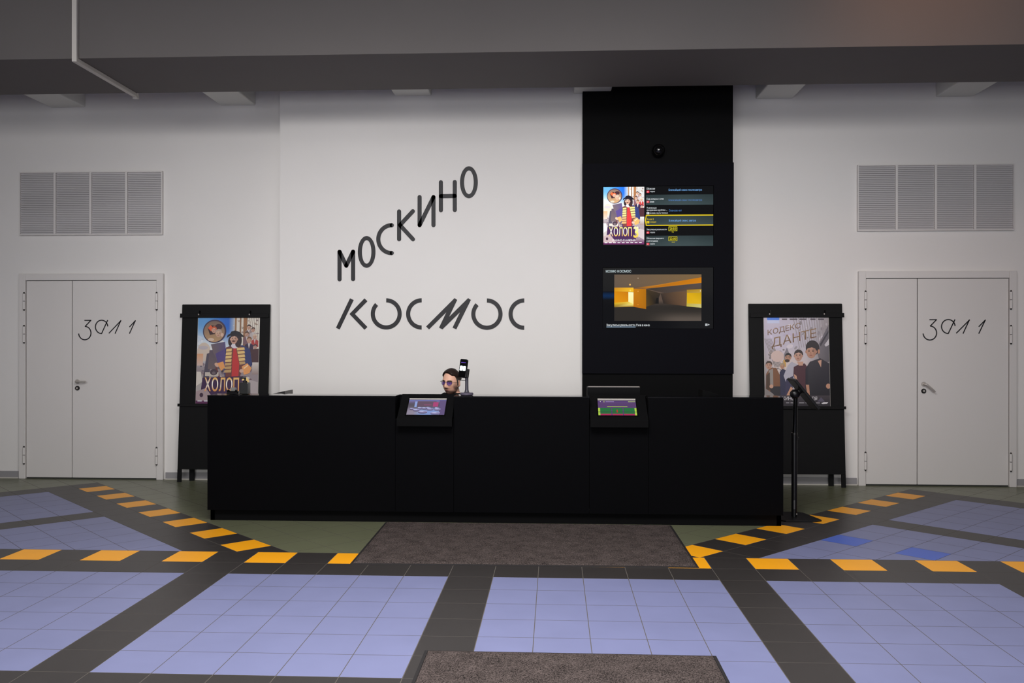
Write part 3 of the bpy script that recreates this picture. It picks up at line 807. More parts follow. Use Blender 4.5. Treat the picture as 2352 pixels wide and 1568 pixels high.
# ------------------------------------------------------------------ poster stands
EYF, EYT = 9.735, 9.88       # foot depth, depth at z = 2
def lean(x, z, off=0.0):
    """point on the leaning face, off towards the viewer"""
    k = (EYT-EYF)/2.0; c = 1/math.sqrt(1+k*k)
    return Vector((x, EYF+k*z-off*c, z+off*c*k))
def leanbox(m, x0, x1, z0, z1, o0, o1):
    vs = [lean(x, z, o) for o in (o0, o1) for z in (z0, z1) for x in (x0, x1)]
    m.add(vs, [(0, 2, 3, 1), (4, 5, 7, 6), (0, 1, 5, 4), (2, 6, 7, 3), (0, 4, 6, 2), (1, 3, 7, 5)])
STAND = mat('black_poster_stand', (19, 19, 20), 0.6, 0, 0.12, 0.05, 20)
def poster_stand(x0, x1, px0, px1, art, slabel, plabel, clips, side):
    t = thing('poster_stand', slabel, 'stand', ((x0+x1)/2, EYF, 0), 'leaning poster stands beside the counter')
    m = MB(); leanbox(m, x0, x1, 0.14, 1.99, -0.018, 0); m.build('board', STAND, t, bevel=0.003)
    for a in (x0, x1-0.045):
        m = MB(); leanbox(m, a, a+0.045, 0.0, 0.14, -0.018, 0); m.build('front_leg', STAND, t)
    for a in (x0+0.10, x1-0.15):
        m = MB(); m.box(a, a+0.05, 9.83, 9.862, 0, 0.3); m.add([], []); m.build('rear_leg', STAND, t)
    m = MB()
    leanbox(m, x0+0.0, x1-0.0, 1.848, 1.985, 0, 0.008)
    e0, e1 = (x0-0.016, x1-0.015) if side < 0 else (x0+0.015, x1+0.016)
    leanbox(m, e0, e1, 1.838, 1.885, 0.008, 0.022); m.build('top_clamp_rail', STAND, t, bevel=0.002)
    m = MB(); leanbox(m, x0-0.014, x1+0.014, 0.84, 0.872, 0, 0.022); m.build('bottom_rail', STAND, t, bevel=0.002)
    for c in clips:
        m = MB(); m.mi = 0; leanbox(m, c+0.004, c+0.014, 1.875, 1.915, 0.008, 0.03); m.mi = 1
        p = lean(c, 1.872, 0.03); m.ellipsoid(p, 0.008, 0.008, 0.010, 12, 8); m.build('clip', [GLOSSB, METAL], t, smooth=True)
    z1, z0 = 1.837, 0.873
    w = px1-px0
    p = thing('movie_poster', plabel, 'poster', lean((px0+px1)/2, z0, 0.002), 'film posters on the leaning stands')
    A = art(w, z1-z0)
    O = lean(px0, z1, 0.003); dn = lean(px0, z0, 0.003)-O
    nrm = (lean(px0, 1, 1)-lean(px0, 1, 0))
    A.build('printed_sheet', PRINT, p, O, (w, 0, 0), dn, nrm)
    m = MB(); leanbox(m, px0-0.003, px1+0.003, z0, z1, 0.001, 0.0028); m.build('backing_card', WHITEP, p)
poster_stand(-4.218, -3.209, -4.030, -3.325, lambda w, h: sailor_poster(w, h, False),
             'black leaning poster stand left of the counter, holding the ship captain poster',
             'colourful film poster of a captain in blue coat titled ХОЛОП, on a stand', (-4.016, -3.435), -1)
poster_stand(2.125, 3.135, 2.288, 2.985, street_poster,
             'black leaning poster stand right of the counter, holding the pale street poster',
             'pale grey film poster titled КОДЕКС ДАНТЕ with five people, on a black stand', (2.345, 2.934), 1)

# ------------------------------------------------------------------ column: screens and dome
pan = thing('screen_panel', 'wide satin black panel on the black column that frames the two wall screens', 'panel', ((CX0+CX1)/2, YC, 1.233))
m = MB()
a0, a1, b0, b1 = 0.506, 1.677, 2.583, 3.226     # upper opening
c0, c1, d0, d1 = 0.506, 1.677, 1.708, 2.362     # lower opening
yp = YC-0.03
for x0, x1, z0, z1 in ((CX0-0.004, CX1+0.004, b1, 3.467), (CX0-0.004, CX1+0.004, d1, b0), (CX0-0.004, CX1+0.004, 1.233, d0), (CX0-0.004, a0, b0, b1), (a1, CX1+0.004, b0, b1), (CX0-0.004, c0, d0, d1), (c1, CX1+0.004, d0, d1)):
    m.box(x0, x1, yp, YC-0.001, z0, z1)
m.build('front_panel', NAVY, pan)
SW = a1-a0
def listing(w, h):
    A = Art(w, h)
    X = lambda x: (x-115)/2055.0
    Yv = lambda y: (y-140)/1135.0
    A.rect(0, 0, 1, 1, (10, 11, 12))
    sh = sailor_poster(0.44, 0.62, True)
    base = A.L
    for pts, col, L in sh.p:
        A.p.append(([(0.004+p[0]*0.372, 0.006+p[1]*0.965) for p in pts], col, base+L))
    A.L = base+sh.L
    ux = X(918)
    grey = lambda u, v: mix((42, 54, 56), (66, 80, 82), v*0.6+0.4*math.sin(3*u)**2)
    A.grid(ux, Yv(300), 1, Yv(497), 8, 2, grey); A.grid(ux, Yv(700), 1, Yv(885), 8, 2, grey); A.grid(ux, Yv(1080), 1, 1, 8, 2, grey)
    ye = (236, 206, 30)
    A.rect(ux, Yv(683), 1, Yv(702), ye); A.rect(ux, Yv(872), 1, Yv(891), ye)
    A.poly([(X(918), Yv(685)), (X(934), Yv(690)), (X(918), Yv(790)), (X(902), Yv(790))], ye); A.poly([(X(902), Yv(790)), (X(918), Yv(790)), (X(934), Yv(885)), (X(918), Yv(891))], ye)
    def t(s, x0, y0, x1, y1, c): A.text(s, X(x0), Yv(y0), X(x1), Yv(y1), c)
    wh = (236, 242, 246); bl = (120, 176, 236); bl2 = (84, 130, 190); red = (226, 52, 70)
    t('Обсессия', 930, 165, 1085, 206, wh); t('Сад изящных слов', 930, 362, 1248, 402, wh)
    t('Унесенные', 932, 534, 1116, 566, wh); t('призраками: дубляж ...', 932, 576, 1316, 616, wh)
    t('Холоп 3', 935, 748, 1062, 784, ye); t('Закулисье реальности', 932, 942, 1306, 982, wh)
    t('Обсессия (версия с', 932, 1112, 1256, 1152, wh); t('субтитрами)', 932, 1162, 1142, 1200, wh)
    for y, c, s, x1 in ((222, red, 'хоррор', 1083), (414, red, 'аниме', 1072), (630, (226, 232, 236), 'аниме, мультфильм', 1325), (800, ye, 'комедия', 1108), (998, red, 'хоррор', 1086), (1216, red, 'хоррор', 1084)):
        A.rect(X(930), Yv(y), X(982), Yv(y+42), c); t('18+' if c == red else '12+', 936, y+12, 976, y+32, (250, 220, 220) if c == red else (40, 40, 40))
        t(s, 994, y+8, x1, y+36, ye if c == ye else wh)
    t('Ближайший сеанс послезавтра', 1342, 190, 1958, 240, bl); t('Ближайший сеанс послезавтра', 1342, 385, 1960, 432, bl2)
    t('Сеансов нет', 1346, 582, 1586, 620, bl2); t('Ближайший сеанс завтра', 1346, 772, 1848, 822, bl)
    for y, s, q in ((905, '21:50', '70'), (1095, '22:00', '60-100')):
        c = (220, 206, 40)
        A.rect(X(1340), Yv(y), X(1502), Yv(y+86), c); A.rect(X(1350), Yv(y+9), X(1492), Yv(y+77), (18, 18, 12))
        t(s, 1362, y+22, 1480, y+64, (246, 232, 50)); t(q, 1400, y+98, 1436 if q == '70' else 1458, y+118, c)
    return A
def trailer(w, h):
    A = Art(w, h)
    X = lambda x: (x-125)/2045.0
    Yv = lambda y: (y-118)/1140.0
    A.grid(0, 0, 1, 1, 8, 8, lambda u, v: mix((30, 30, 30), (8, 9, 12), sm(0.3, 0.6, v)*(1-0.6*sm(0.5, 0.8, u))))
    A.grid(0, Yv(560), X(335), Yv(720), 3, 6, lambda u, v: mix((8, 10, 14), (8, 40, 78), math.sin(PI*v)))
    x0, y0, x1, y1 = X(338), Yv(245), X(1955), Yv(1115)
    N = lambda x, y: (x0+(x-338)/1617.0*(x1-x0), y0+(y-245)/870.0*(y1-y0))
    def bgp(u, v):
        c = mix((104, 88, 74), (126, 100, 66), u)
        c = mix(c, (92, 76, 66), sm(0.2, 0.4, v)); c = mix(c, (46, 42, 38), sm(0.55, 0.68, v))
        return mix(c, (94, 84, 76), sm(0.75, 1.0, v)*sm(0.3, 0.75, u))
    A.grid(x0, y0, x1, y1, 24, 16, bgp)
    def Q(pts, col): A.poly([N(*p) for p in pts], col)
    Q([(690, 500), (930, 510), (1955, 405), (1955, 300), (1150, 440)], [(120, 84, 50), (170, 104, 24), (214, 130, 10), (206, 124, 12), (200, 130, 40)])
    Q([(930, 515), (1955, 408), (1955, 560), (1690, 540), (1300, 600)], [(60, 52, 44), (84, 76, 74), (78, 66, 58), (92, 72, 56), (74, 62, 56)])
    Q([(930, 520), (1200, 600), (1120, 790), (930, 850)], [(70, 56, 36), (54, 46, 38), (34, 30, 26), (84, 66, 34)])
    Q([(1200, 600), (1680, 560), (1680, 840), (1250, 790)], [(60, 50, 44), (112, 84, 58), (106, 78, 56), (44, 38, 34)])
    Q([(1120, 690), (1165, 680), (1165, 795), (1100, 795)], (26, 24, 22))
    Q([(338, 490), (695, 490), (695, 575), (338, 560)], [(206, 140, 40), (250, 190, 40), (252, 196, 40), (220, 150, 10)])
    Q([(338, 560), (600, 575), (600, 755), (338, 775)], [(214, 138, 8), (206, 124, 6), (220, 140, 6), (226, 150, 10)])
    Q([(600, 575), (695, 580), (695, 820), (600, 760)], [(255, 250, 190), (255, 250, 200), (255, 240, 150), (255, 244, 170)])
    Q([(338, 775), (600, 755), (695, 800), (695, 850), (338, 860)], [(226, 180, 30), (236, 200, 70), (250, 230, 120), (170, 120, 30), (130, 100, 40)])
    Q([(695, 510), (930, 515), (930, 895), (695, 850)], [(206, 128, 12), (176, 110, 10), (170, 106, 14), (190, 110, 10)])
    Q([(1685, 535), (1955, 520), (1955, 870), (1680, 845)], [(170, 130, 30), (190, 146, 30), (206, 200, 130), (196, 180, 70)])
    Q([(1690, 590), (1950, 590), (1950, 800), (1690, 790)], [(220, 170, 10), (200, 160, 14), (224, 180, 30), (222, 176, 20)])
    for x, y, r, c in ((630, 435, 34, (230, 180, 100)), (780, 315, 22, (170, 150, 130)), (780, 560, 22, (232, 160, 70)), (780, 810, 20, (230, 140, 30)), (635, 545, 30, (255, 220, 90)), (1935, 555, 16, (240, 240, 230))):
        u, v = N(x, y); A.ell(u, v, 0.5*r/2045.0, 0.5*r/2045.0, c, 14)
    t = lambda s, a, b, c, d, col: A.text(s, X(a), Yv(b), X(c), Yv(d), col)
    wh = (222, 240, 244)
    t('МОСКИНО', 180, 160, 372, 206, wh); t('КОСМОС', 398, 160, 652, 206, wh)
    t('Закулисье реальности.', 192, 1172, 735, 1222, (240, 246, 250)); A.rect(X(192), Yv(1224), X(735), Yv(1234), (180, 210, 236)); t('Уже в кино', 744, 1172, 996, 1216, (240, 246, 250))
    t('18+', 2026, 1164, 2106, 1212, (240, 246, 250))
    return A
def wall_screen(x0, x1, z0, z1, art, label):
    t = thing('wall_screen', label, 'screen', ((x0+x1)/2, YC-0.02, z0), 'lit screens on the black column')
    m = MB(); m.box(x0+0.002, x1-0.002, YC-0.018, YC-0.001, z0+0.002, z1-0.002); m.build('screen_body', BLACK, t)
    A = art(x1-x0, z1-z0)
    A.build('lit_picture', SCREEN, t, (x0+0.004, YC-0.018, z1-0.004), (x1-x0-0.008, 0, 0), (0, 0, -(z1-z0-0.008)), (0, -1, 0), 0.00002)
wall_screen(a0, a1, b0, b1, listing, 'upper lit wall screen on black column, film poster beside show times')
wall_screen(c0, c1, d0, d1, trailer, 'lower lit wall screen on the black column, showing a dim yellow room')
# round black camera
t = thing('dome_camera', 'round glossy black ball camera on the black column above the screens', 'camera', (1.093, YC, 3.594))
m = MB(); m.tube([(1.093, YC, 3.594), (1.093, YC-0.02, 3.594)], [0.06, 0.055], 28); m.build('mount', PLASTIC, t, smooth=True)
m = MB(); m.ellipsoid((1.093, YC-0.06, 3.594), 0.068, 0.068, 0.068, 36, 24); m.build('dome', GLOSSB, t, smooth=True)

# ------------------------------------------------------------------ counter
KX0, KX1, KY, KB, KZ = -3.04, 1.938, 7.64, 7.90, 1.095
u1 = (-1.381, -0.873); u2 = (0.295, 0.797)
cnt = thing('reception_counter', 'long matte black reception counter with two tilted display recesses, in the centre of the hall', 'counter', ((KX0+KX1)/2, 7.85, 0))
for x0, x1 in ((KX0, u1[0]), (u1[1], u2[0]), (u2[1], KX1)):
    m = MB(); m.box(x0+0.001, x1-0.001, KY, KY+0.03, 0.098, KZ-0.004); m.build('front_panel', BLACKC, cnt, bevel=0.001)
for x0, x1 in (u1, u2):
    m = MB(); m.box(x0+0.001, x1-0.001, KY, KY+0.03, 0.098, 0.905); m.build('lower_front_panel', BLACKC, cnt, bevel=0.001)
for x0, x1 in ((KX0, u1[0]), (u1[1], u2[0]), (u2[1], KX1)):
    m = MB(); m.box(x0, x1, KY-0.001, KB, KZ-0.004, KZ+0.006); m.build('counter_top', TOPGLASS, cnt)
for x0, x1 in (u1, u2):
    m = MB(); m.box(x0, x1, 7.86, KB, KZ-0.004, KZ+0.006); m.build('counter_top', TOPGLASS, cnt)
    for x in (x0-0.012, x1):
        m = MB(); m.box(x, x+0.012, KY+0.03, 7.86, 0.85, KZ-0.004); m.build('recess_cheek', BLACKC, cnt)
m = MB(); m.box(KX0+0.012, KX1-0.008, 7.685, 7.72, 0, 0.098); m.box(KX0+0.012, KX0+0.05, 7.685, 8.7, 0, 0.098); m.box(KX1-0.046, KX1-0.008, 7.685, 8.7, 0, 0.098)
m.build('plinth', BLACK, cnt)
for x in (KX0, KX1-0.03):
    m = MB(); m.box(x, x+0.03, KY+0.03, KB, 0.098, KZ-0.004); m.box(x, x+0.03, KB, 8.72, 0.098, 1.0); m.build('side_panel', BLACKC, cnt, bevel=0.001)
m = MB(); m.box(KX0+0.03, KX1-0.03, KB-0.03, KB-0.002, 0.098, KZ-0.004); m.build('back_panel', BLACKC, cnt)
m = MB(); m.box(KX0+0.03, KX1-0.03, KB, 8.34, 0.72, 0.75); m.build('work_desk', BLACK, cnt)
# low wedge hoods at the inner ends
for a, b, c in (((630, 903), (658, 903), (658, 897)), ((1650, 906), (1612, 906), (1612, 895))):
    P = [at(*q, 8.1) for q in (a, b, c)]
    m = MB(); m.prism([(p.x, p.z) for p in P], 8.05, 8.3)
    zb = P[0].z; xm = P[1].x
    m.box(min(P[0].x, P[1].x), max(P[0].x, P[1].x), 8.05, 8.3, 0.75, zb)
    m.build('wedge_hood', DARKM if a[0] < 1000 else BLACK, cnt)

# tilted customer displays set into the counter
def tilt(x, s):
    """s 0 at the lower front edge, 1 at the upper rear edge"""
    return Vector((x, 7.562+(7.845-7.562)*s, 0.908+(1.106-0.908)*s))
TN = Vector((0, -(1.106-0.908), 7.845-7.562)).normalized()
def customer_display(x0, x1, sx0, sx1, s0, s1, art, label):
    t = thing('customer_display', label, 'display', ((x0+x1)/2, 7.62, 0.853), 'tilted displays in the counter')
    m = MB()
    prof = [(7.562, 0.853), (7.562, 0.908), (7.845, 1.106), (7.858, 1.1), (7.858, 1.0), (7.63, 0.853)]
    prof = [(7.562, 0.845), (7.562, 0.908), (7.845, 1.106), (7.857, 1.102), (7.857, 0.92), (7.635, 0.906), (7.635, 0.845)]
    m.xprism(prof, x0+0.006, x1-0.006); m.build('housing', BLACK, t, bevel=0.002)
    m = MB()
    for p, q, r in ((-0.004, 0.004, None),):
        O = tilt((sx0+sx1)/2, (s0+s1)/2); h = (tilt(0, s1)-tilt(0, s0))/2
        m.obox(O+TN*0.002, ((sx1-sx0)/2+0.012, 0, 0), h*1.1, TN*0.003)
    m.build('screen_glass', GLOSSB, t)
    m = MB(); e = tilt((sx0+sx1)/2, s1+0.03); m.obox(e+TN*0.004, ((sx1-sx0)/2, 0, 0), (tilt(0, 0.02)-tilt(0, 0)), TN*0.003); m.build('light_bezel_strip', WHITEP, t)  # white strip stands in for the reflection above the picture
    A = art(sx1-sx0, 0.21)
    A.build('lit_picture', SCREEN2, t, tilt(sx0, s1)+TN*0.005, (sx1-sx0, 0, 0), tilt(sx0, s0)-tilt(sx0, s1), TN, 0.00003)
def pastries(w, h):
    A = Art(w, h)
    A.grid(0, 0, 1, 1, 12, 8, lambda u, v: mix(mix((116, 106, 150), (90, 84, 96), sm(0.1, 0.3, v)), mix((150, 140, 158), (136, 158, 214), sm(0.15, 0.4, u)*(1-sm(0.75, 1, u))), sm(0.4, 0.75, v)))
    A.rect(0, 0, 1, 0.09, (96, 84, 134), (136, 146, 206))
    A.rect(0.24, 0.1, 0.74, 0.46, (106, 84, 102)); A.rect(0.17, 0.12, 0.23, 0.5, (150, 170, 226)); A.rect(0.66, 0.16, 0.8, 0.46, (176, 74, 124)); A.rect(0.42, 0.32, 0.62, 0.37, (150, 84, 120))
    A.poly([(0.82, 0.05), (1, 0.05), (1, 1), (0.86, 1)], (104, 88, 130))
    for u, v, r in ((0.12, .6, .06), (0.33, .55, .07), (0.45, .56, .07), (0.55, .54, .06), (0.78, .56, .06), (0.24, .68, .09), (0.6, .62, .085), (0.8, .63, .085), (0.42, .80, .12), (0.76, .88, .125)):
        A.ell(u, v+0.06, r, r*0.36, (92, 78, 96)); A.ell(u, v+0.02, r*1.02, r*0.36, (128, 120, 160)); A.ell(u, v-0.01, r, r*0.3, (160, 158, 204)); A.ell(u-0.02, v-0.03, r*0.6, r*0.17, (190, 194, 230)); A.ell(u+r*0.4, v, r*0.3, r*0.1, (140, 130, 170))
    return A
def hallplan(w, h):
    A = Art(w, h)
    A.rect(0, 0, 1, 1, (92, 66, 112)); A.rect(0, 0, 1, 0.06, (130, 120, 130)); A.rect(0, 0.08, 1, 0.16, (84, 58, 116))
    A.rect(0.06, 0.09, 0.08, 0.13, (220, 220, 230)); A.rect(0.15, 0.07, 0.18, 0.15, (160, 160, 120)); A.rect(0.21, 0.1, 0.43, 0.13, (170, 150, 200)); A.rect(0.8, 0.07, 0.99, 0.14, (150, 156, 120)); A.rect(0.1, 0.17, 0.9, 0.19, (120, 96, 140))
    A.rect(0.24, 0.42, 0.77, 0.46, (176, 206, 74))
    A.rect(0, 0.52, 0.05, 1, (180, 214, 74)); A.rect(0.95, 0.52, 1, 1, (180, 214, 74))
    for a, b in ((0.055, 0.335), (0.365, 0.635), (0.665, 0.945)):
        A.rect(a, 0.52, b, 0.92, (40, 116, 62)); A.rect(a, 0.90, b, 1, (176, 44, 90))
    A.rect(0, 0.77, 1, 0.80, (58, 66, 66)); A.rect(0.475, 0.64, 0.51, 0.82, (180, 56, 50))
    return A
customer_display(-1.381+0.02, -0.873, -1.279, -0.951, 0.15, 0.745, pastries, 'tilted display in the counter below the seated man, showing a tray of pastries')
customer_display(0.295, 0.797, 0.372, 0.700, 0.165, 0.765, hallplan, 'tilted display in the counter below the black column, showing a green seat plan')

# things standing on the counter
t = thing('face_payment_terminal', 'dark payment terminal on a round base with two white glowing squares, standing on the counter', 'terminal', (-0.772, 7.76, KZ+0.007))
zb = KZ+0.007
m = MB(); m.lathe((-0.772, 7.76, zb), [(0.05, 0), (0.057, 0.004), (0.058, 0.018), (0.054, 0.023)], 40); m.build('round_base', GREYP, t, smooth=True)
m = MB(); m.lathe((-0.772, 7.76, zb), [(0.028, 0.023), (0.02, 0.03), (0.0155, 0.05), (0.0145, 0.10), (0.0145, 0.21)], 24); m.build('stem', mat('dark_grey_stem', (62, 60, 70), 0.4), t, smooth=True)
hm = Matrix.Translation((-0.80, 7.735, zb+0.235)) @ Euler((math.radians(-8), math.radians(5), math.radians(-16)), 'XYZ').to_matrix().to_4x4()
def rr(w, h, r, n=6, cx=0, cz=0):
    pts = []
    for sx, sz, a in ((1, 1, 0), (-1, 1, 90), (-1, -1, 180), (1, -1, 270)):
        for k in range(n+1):
            q = math.radians(a+90*k/n); pts.append((cx+sx*(w-r)+r*math.cos(q), cz+sz*(h-r)+r*math.sin(q)))
    return pts
m = MB(); m.prism(rr(0.034, 0.082, 0.012), -0.012, 0.012)
hd = m.build('head', GLOSSB, t, xf=hm, bevel=0.002)
m = MB(); m.box(0.022, 0.05, 0.0, 0.03, -0.075, 0.0); m.build('bracket', PLASTIC, t, xf=hm, bevel=0.003)
m = MB(); m.tube([(-0.012, 0.0, -0.082), (-0.012, 0.0, -0.098), (-0.004, 0.0, -0.104), (0.03, 0.01, -0.102)], 0.003, 10); m.build('hook_bar', PLASTIC, t, xf=hm, smooth=True)
glow = mat('white_cyan_glow', (236, 255, 255), 0.5, emit=1.6); violet = mat('violet_glow', (78, 48, 150), 0.5, emit=0.8)
for cx in (-0.0145, 0.0145):
    m = MB(); m.prism(rr(0.0125, 0.021, 0.006, cx=cx, cz=0.0), -0.0128, -0.0121); m.build('glowing_square', glow, hd, xf=hm)
m = MB(); m.box(-0.022, 0.022, -0.0128, -0.0121, 0.049, 0.053); m.build('status_bar', violet, hd, xf=hm)

t = thing('pump_bottle', 'black square pump bottle standing at the left end of the counter', 'bottle', (-2.76, 7.8, zb))
m = MB(); m.box(-2.80, -2.722, 7.765, 7.835, zb, zb+0.105); m.build('bottle_body', mat('dark_bottle', (34, 35, 34), 0.3), t, bevel=0.008)
m = MB(); m.tube([(-2.76, 7.8, zb+0.105), (-2.76, 7.8, zb+0.118)], 0.018, 20); m.build('collar', PLASTIC, t, smooth=True)
m = MB(); m.tube([(-2.76, 7.8, zb+0.118), (-2.76, 7.8, zb+0.145)], 0.008, 14); m.tube([(-2.752, 7.8, zb+0.148), (-2.80, 7.78, zb+0.142)], [0.011, 0.007], 12); m.build('pump_head', PLASTIC, t, smooth=True)
t = thing('tape_dispenser', 'small glossy black tape dispenser on the counter, left of the pump bottle', 'dispenser', (-2.865, 7.8, zb))
m = MB(); m.xprism([(7.74, zb), (7.75, zb+0.02), (7.79, zb+0.03), (7.84, zb+0.025), (7.86, zb)], -2.908, -2.815)
m.prism([(-2.91, zb), (-2.91, zb+0.034), (-2.895, zb+0.045), (-2.88, zb+0.03), (-2.84, zb+0.03), (-2.828, zb+0.045), (-2.815, zb+0.036), (-2.815, zb)], 7.755, 7.765)
m.build('dispenser_base', GLOSSB, t, bevel=0.003)
m = MB(); m.tube([(-2.885, 7.8, zb+0.036), (-2.845, 7.8, zb+0.036)], 0.024, 28); m.build('tape_roll', mat('clear_tape', (120, 120, 118), 0.1), t, smooth=True)
# cash register monitor behind the counter, seen from its back
L, Rr = at(1348, 887, 8.24), at(1470, 887, 8.24)
t = thing('till_monitor', 'black till monitor seen from behind, standing behind the counter in front of the black column', 'monitor', ((L.x+Rr.x)/2, 8.24, 0.75))
m = MB(); m.obox(((L.x+Rr.x)/2, 8.24, L.z-0.155), ((Rr.x-L.x)/2, 0, 0), (0, 0.014, 0.003), (0, -0.03, 0.155)); m.build('monitor_back', PLASTIC, t, bevel=0.003)
m = MB(); m.box(L.x+0.01, Rr.x-0.01, 8.194, 8.212, L.z-0.004, L.z+0.003); m.build('top_edge', mat('grey_edge', (150, 142, 138), 0.4), t)
m = MB(); m.tube([((L.x+Rr.x)/2, 8.27, 0.76), ((L.x+Rr.x)/2, 8.27, 0.95)], 0.02, 16); m.zprism([((L.x+Rr.x)/2+0.11*math.cos(2*PI*k/24), 8.25+0.08*math.sin(2*PI*k/24)) for k in range(24)], 0.7512, 0.763); m.build('stand', PLASTIC, t)

# ------------------------------------------------------------------ the man behind the counter
def gs(d, c, w):
    return math.exp(-((d[0]-c[0])/w[0])**2-((d[1]-c[1])/w[1])**2)
def head_point(th, ph, add=0.0):
    """th from the crown, ph about the vertical (0 = straight ahead); forward is -y"""
    st, ct = math.sin(th), math.cos(th)
    x = st*math.sin(ph); y = -st*math.cos(ph); z = ct
    low = max(0.0, -z)
    # skull wider behind, jaw narrowing
    w = 0.0785*(1-0.19*low**1.3-0.12*max(0, low-0.6))
    d = 0.097 if y > 0 else 0.093
    h = 0.118 if z > 0 else 0.122
    if y > 0: d *= (1-0.38*low)                      # nape
    p = Vector((x*w, y*d, z*h))
    front = max(0.0, -y)
    X, Z = p.x, p.z
    if y < 0:
        f = 0.0
        f += 0.024*gs((X, Z), (0, -0.036), (0.0135, 0.016))          # tip of the nose
        f += 0.013*gs((X, Z), (0, -0.012), (0.0085, 0.022))          # bridge
        f += 0.006*(gs((X, Z), (0.012, -0.041), (0.007, 0.008))+gs((X, Z), (-0.012, -0.041), (0.007, 0.008)))
        f -= 0.011*(gs((X, Z), (0.031, 0.0), (0.017, 0.012))+gs((X, Z), (-0.031, 0.0), (0.017, 0.012)))   # sockets
        f += 0.004*(gs((X, Z), (0.031, 0.0), (0.010, 0.006))+gs((X, Z), (-0.031, 0.0), (0.010, 0.006)))   # eyeballs
        f += 0.005*(gs((X, Z), (0.03, 0.020), (0.022, 0.008))+gs((X, Z), (-0.03, 0.020), (0.022, 0.008))) # brow
        f += 0.004*(gs((X, Z), (0.046, -0.026), (0.018, 0.016))+gs((X, Z), (-0.046, -0.026), (0.018, 0.016)))  # cheekbone
        f += 0.007*gs((X, Z), (0, -0.064), (0.022, 0.006))+0.007*gs((X, Z), (0, -0.076), (0.019, 0.007)) # lips
        f -= 0.005*gs((X, Z), (0, -0.0705), (0.022, 0.0028))
        f -= 0.004*gs((X, Z), (0, -0.088), (0.018, 0.006))
        f += 0.009*gs((X, Z), (0, -0.106), (0.022, 0.014))           # chin
        p.y -= f*front**0.5
    if add:
        n = Vector((p.x/0.0765**2, p.y/0.093**2, p.z/0.118**2)).normalized()
        p += n*add
    return p
HC = at(1036, 877.5, 8.42)
HROT = (Matrix.Rotation(math.radians(-24), 3, 'Z') @ Matrix.Rotation(math.radians(2), 3, 'X') @ Matrix.Rotation(math.radians(3), 3, 'Y'))
def hw(p): return HC + HROT @ Vector(p)
def remesh(mb, name, vox, parent, mats, smooth_it=4):
    """merge the shapes into one continuous skin"""
    me = bpy.data.meshes.new(name); me.from_pydata(mb.v, [], mb.f)
    bm = bmesh.new(); bm.from_mesh(me); bmesh.ops.recalc_face_normals(bm, faces=bm.faces); bm.to_mesh(me); bm.free()
    o = bpy.data.objects.new('tmp', me); COL.objects.link(o)
    r = o.modifiers.new('r', 'REMESH'); r.mode = 'VOXEL'; r.voxel_size = vox
    s = o.modifiers.new('s', 'SMOOTH'); s.iterations = smooth_it; s.factor = 0.5
    dg = bpy.context.evaluated_depsgraph_get(); dg.update()
    out = bpy.data.meshes.new_from_object(o.evaluated_get(dg))
    bpy.data.objects.remove(o); bpy.data.meshes.remove(me)
    out.name = name; out.materials.clear()
    for m in mats: out.materials.append(m)
    for p in out.polygons: p.use_smooth = True
    ob = bpy.data.objects.new(name, out); COL.objects.link(ob)
    if parent is not None:
        out.transform(world_of(parent).inverted()); ob.parent = parent
    return ob
def loft(mb, rings, n=36):
    """rings: (centre, half width x, half depth y)"""
    vs = []; fs = []
    for c, rx, ry in rings:
        for k in range(n):
            a = 2*PI*k/n
            vs.append((c[0]+rx*math.copysign(abs(math.cos(a))**0.85, math.cos(a)), c[1]+ry*math.copysign(abs(math.sin(a))**0.85, math.sin(a)), c[2]))
    for i in range(len(rings)-1):
        for k in range(n):
            k2 = (k+1) % n; fs.append((i*n+k, i*n+k2, (i+1)*n+k2, (i+1)*n+k))
    fs.append(tuple(range(n-1, -1, -1))); fs.append(tuple((len(rings)-1)*n+k for k in range(n)))
    mb.add(vs, fs)
bx, by = HC.x+0.012, HC.y+0.075           # trunk axis
SEAT = 0.497
def trunk(mb, g=0.0):
    R = [((bx, by+0.02, SEAT+0.00), 0.165, 0.115), ((bx, by+0.015, SEAT+0.10), 0.160, 0.112), ((bx, by+0.005, SEAT+0.24), 0.150, 0.105),
         ((bx, by, SEAT+0.36), 0.168, 0.115), ((bx, by-0.002, SEAT+0.46), 0.180, 0.116), ((bx, by, SEAT+0.51), 0.172, 0.098), ((bx, by+0.002, SEAT+0.55), 0.128, 0.080),
         ((bx, by+0.0, SEAT+0.585), 0.085, 0.066)]
    loft(mb, [(c, a+g, b+g) for c, a, b in R])
def limb(mb, pts, rs): mb.tube(pts, rs, 20); [mb.ellipsoid(p, r, r, r, 16, 12) for p, r in zip(pts, rs)]
def arm_pts(s):
    return [(bx+s*0.180, by, SEAT+0.462), (bx+s*0.235, by-0.03, SEAT+0.30), (bx+s*0.15, by-0.215, 0.79)]
man = thing('person', 'seated man in black t-shirt with glasses and short beard, looking down behind the counter', 'person', (bx, by, 0))
m = MB()
vs = []; fs = []; NT, NP = 72, 96
for j in range(NT+1):
    for k in range(NP):
        vs.append(hw(head_point(PI*j/NT, 2*PI*k/NP)))
for j in range(NT):
    for k in range(NP):
        k2 = (k+1) % NP; fs.append((j*NP+k, (j+1)*NP+k, (j+1)*NP+k2, j*NP+k2))
m.add(vs, fs)
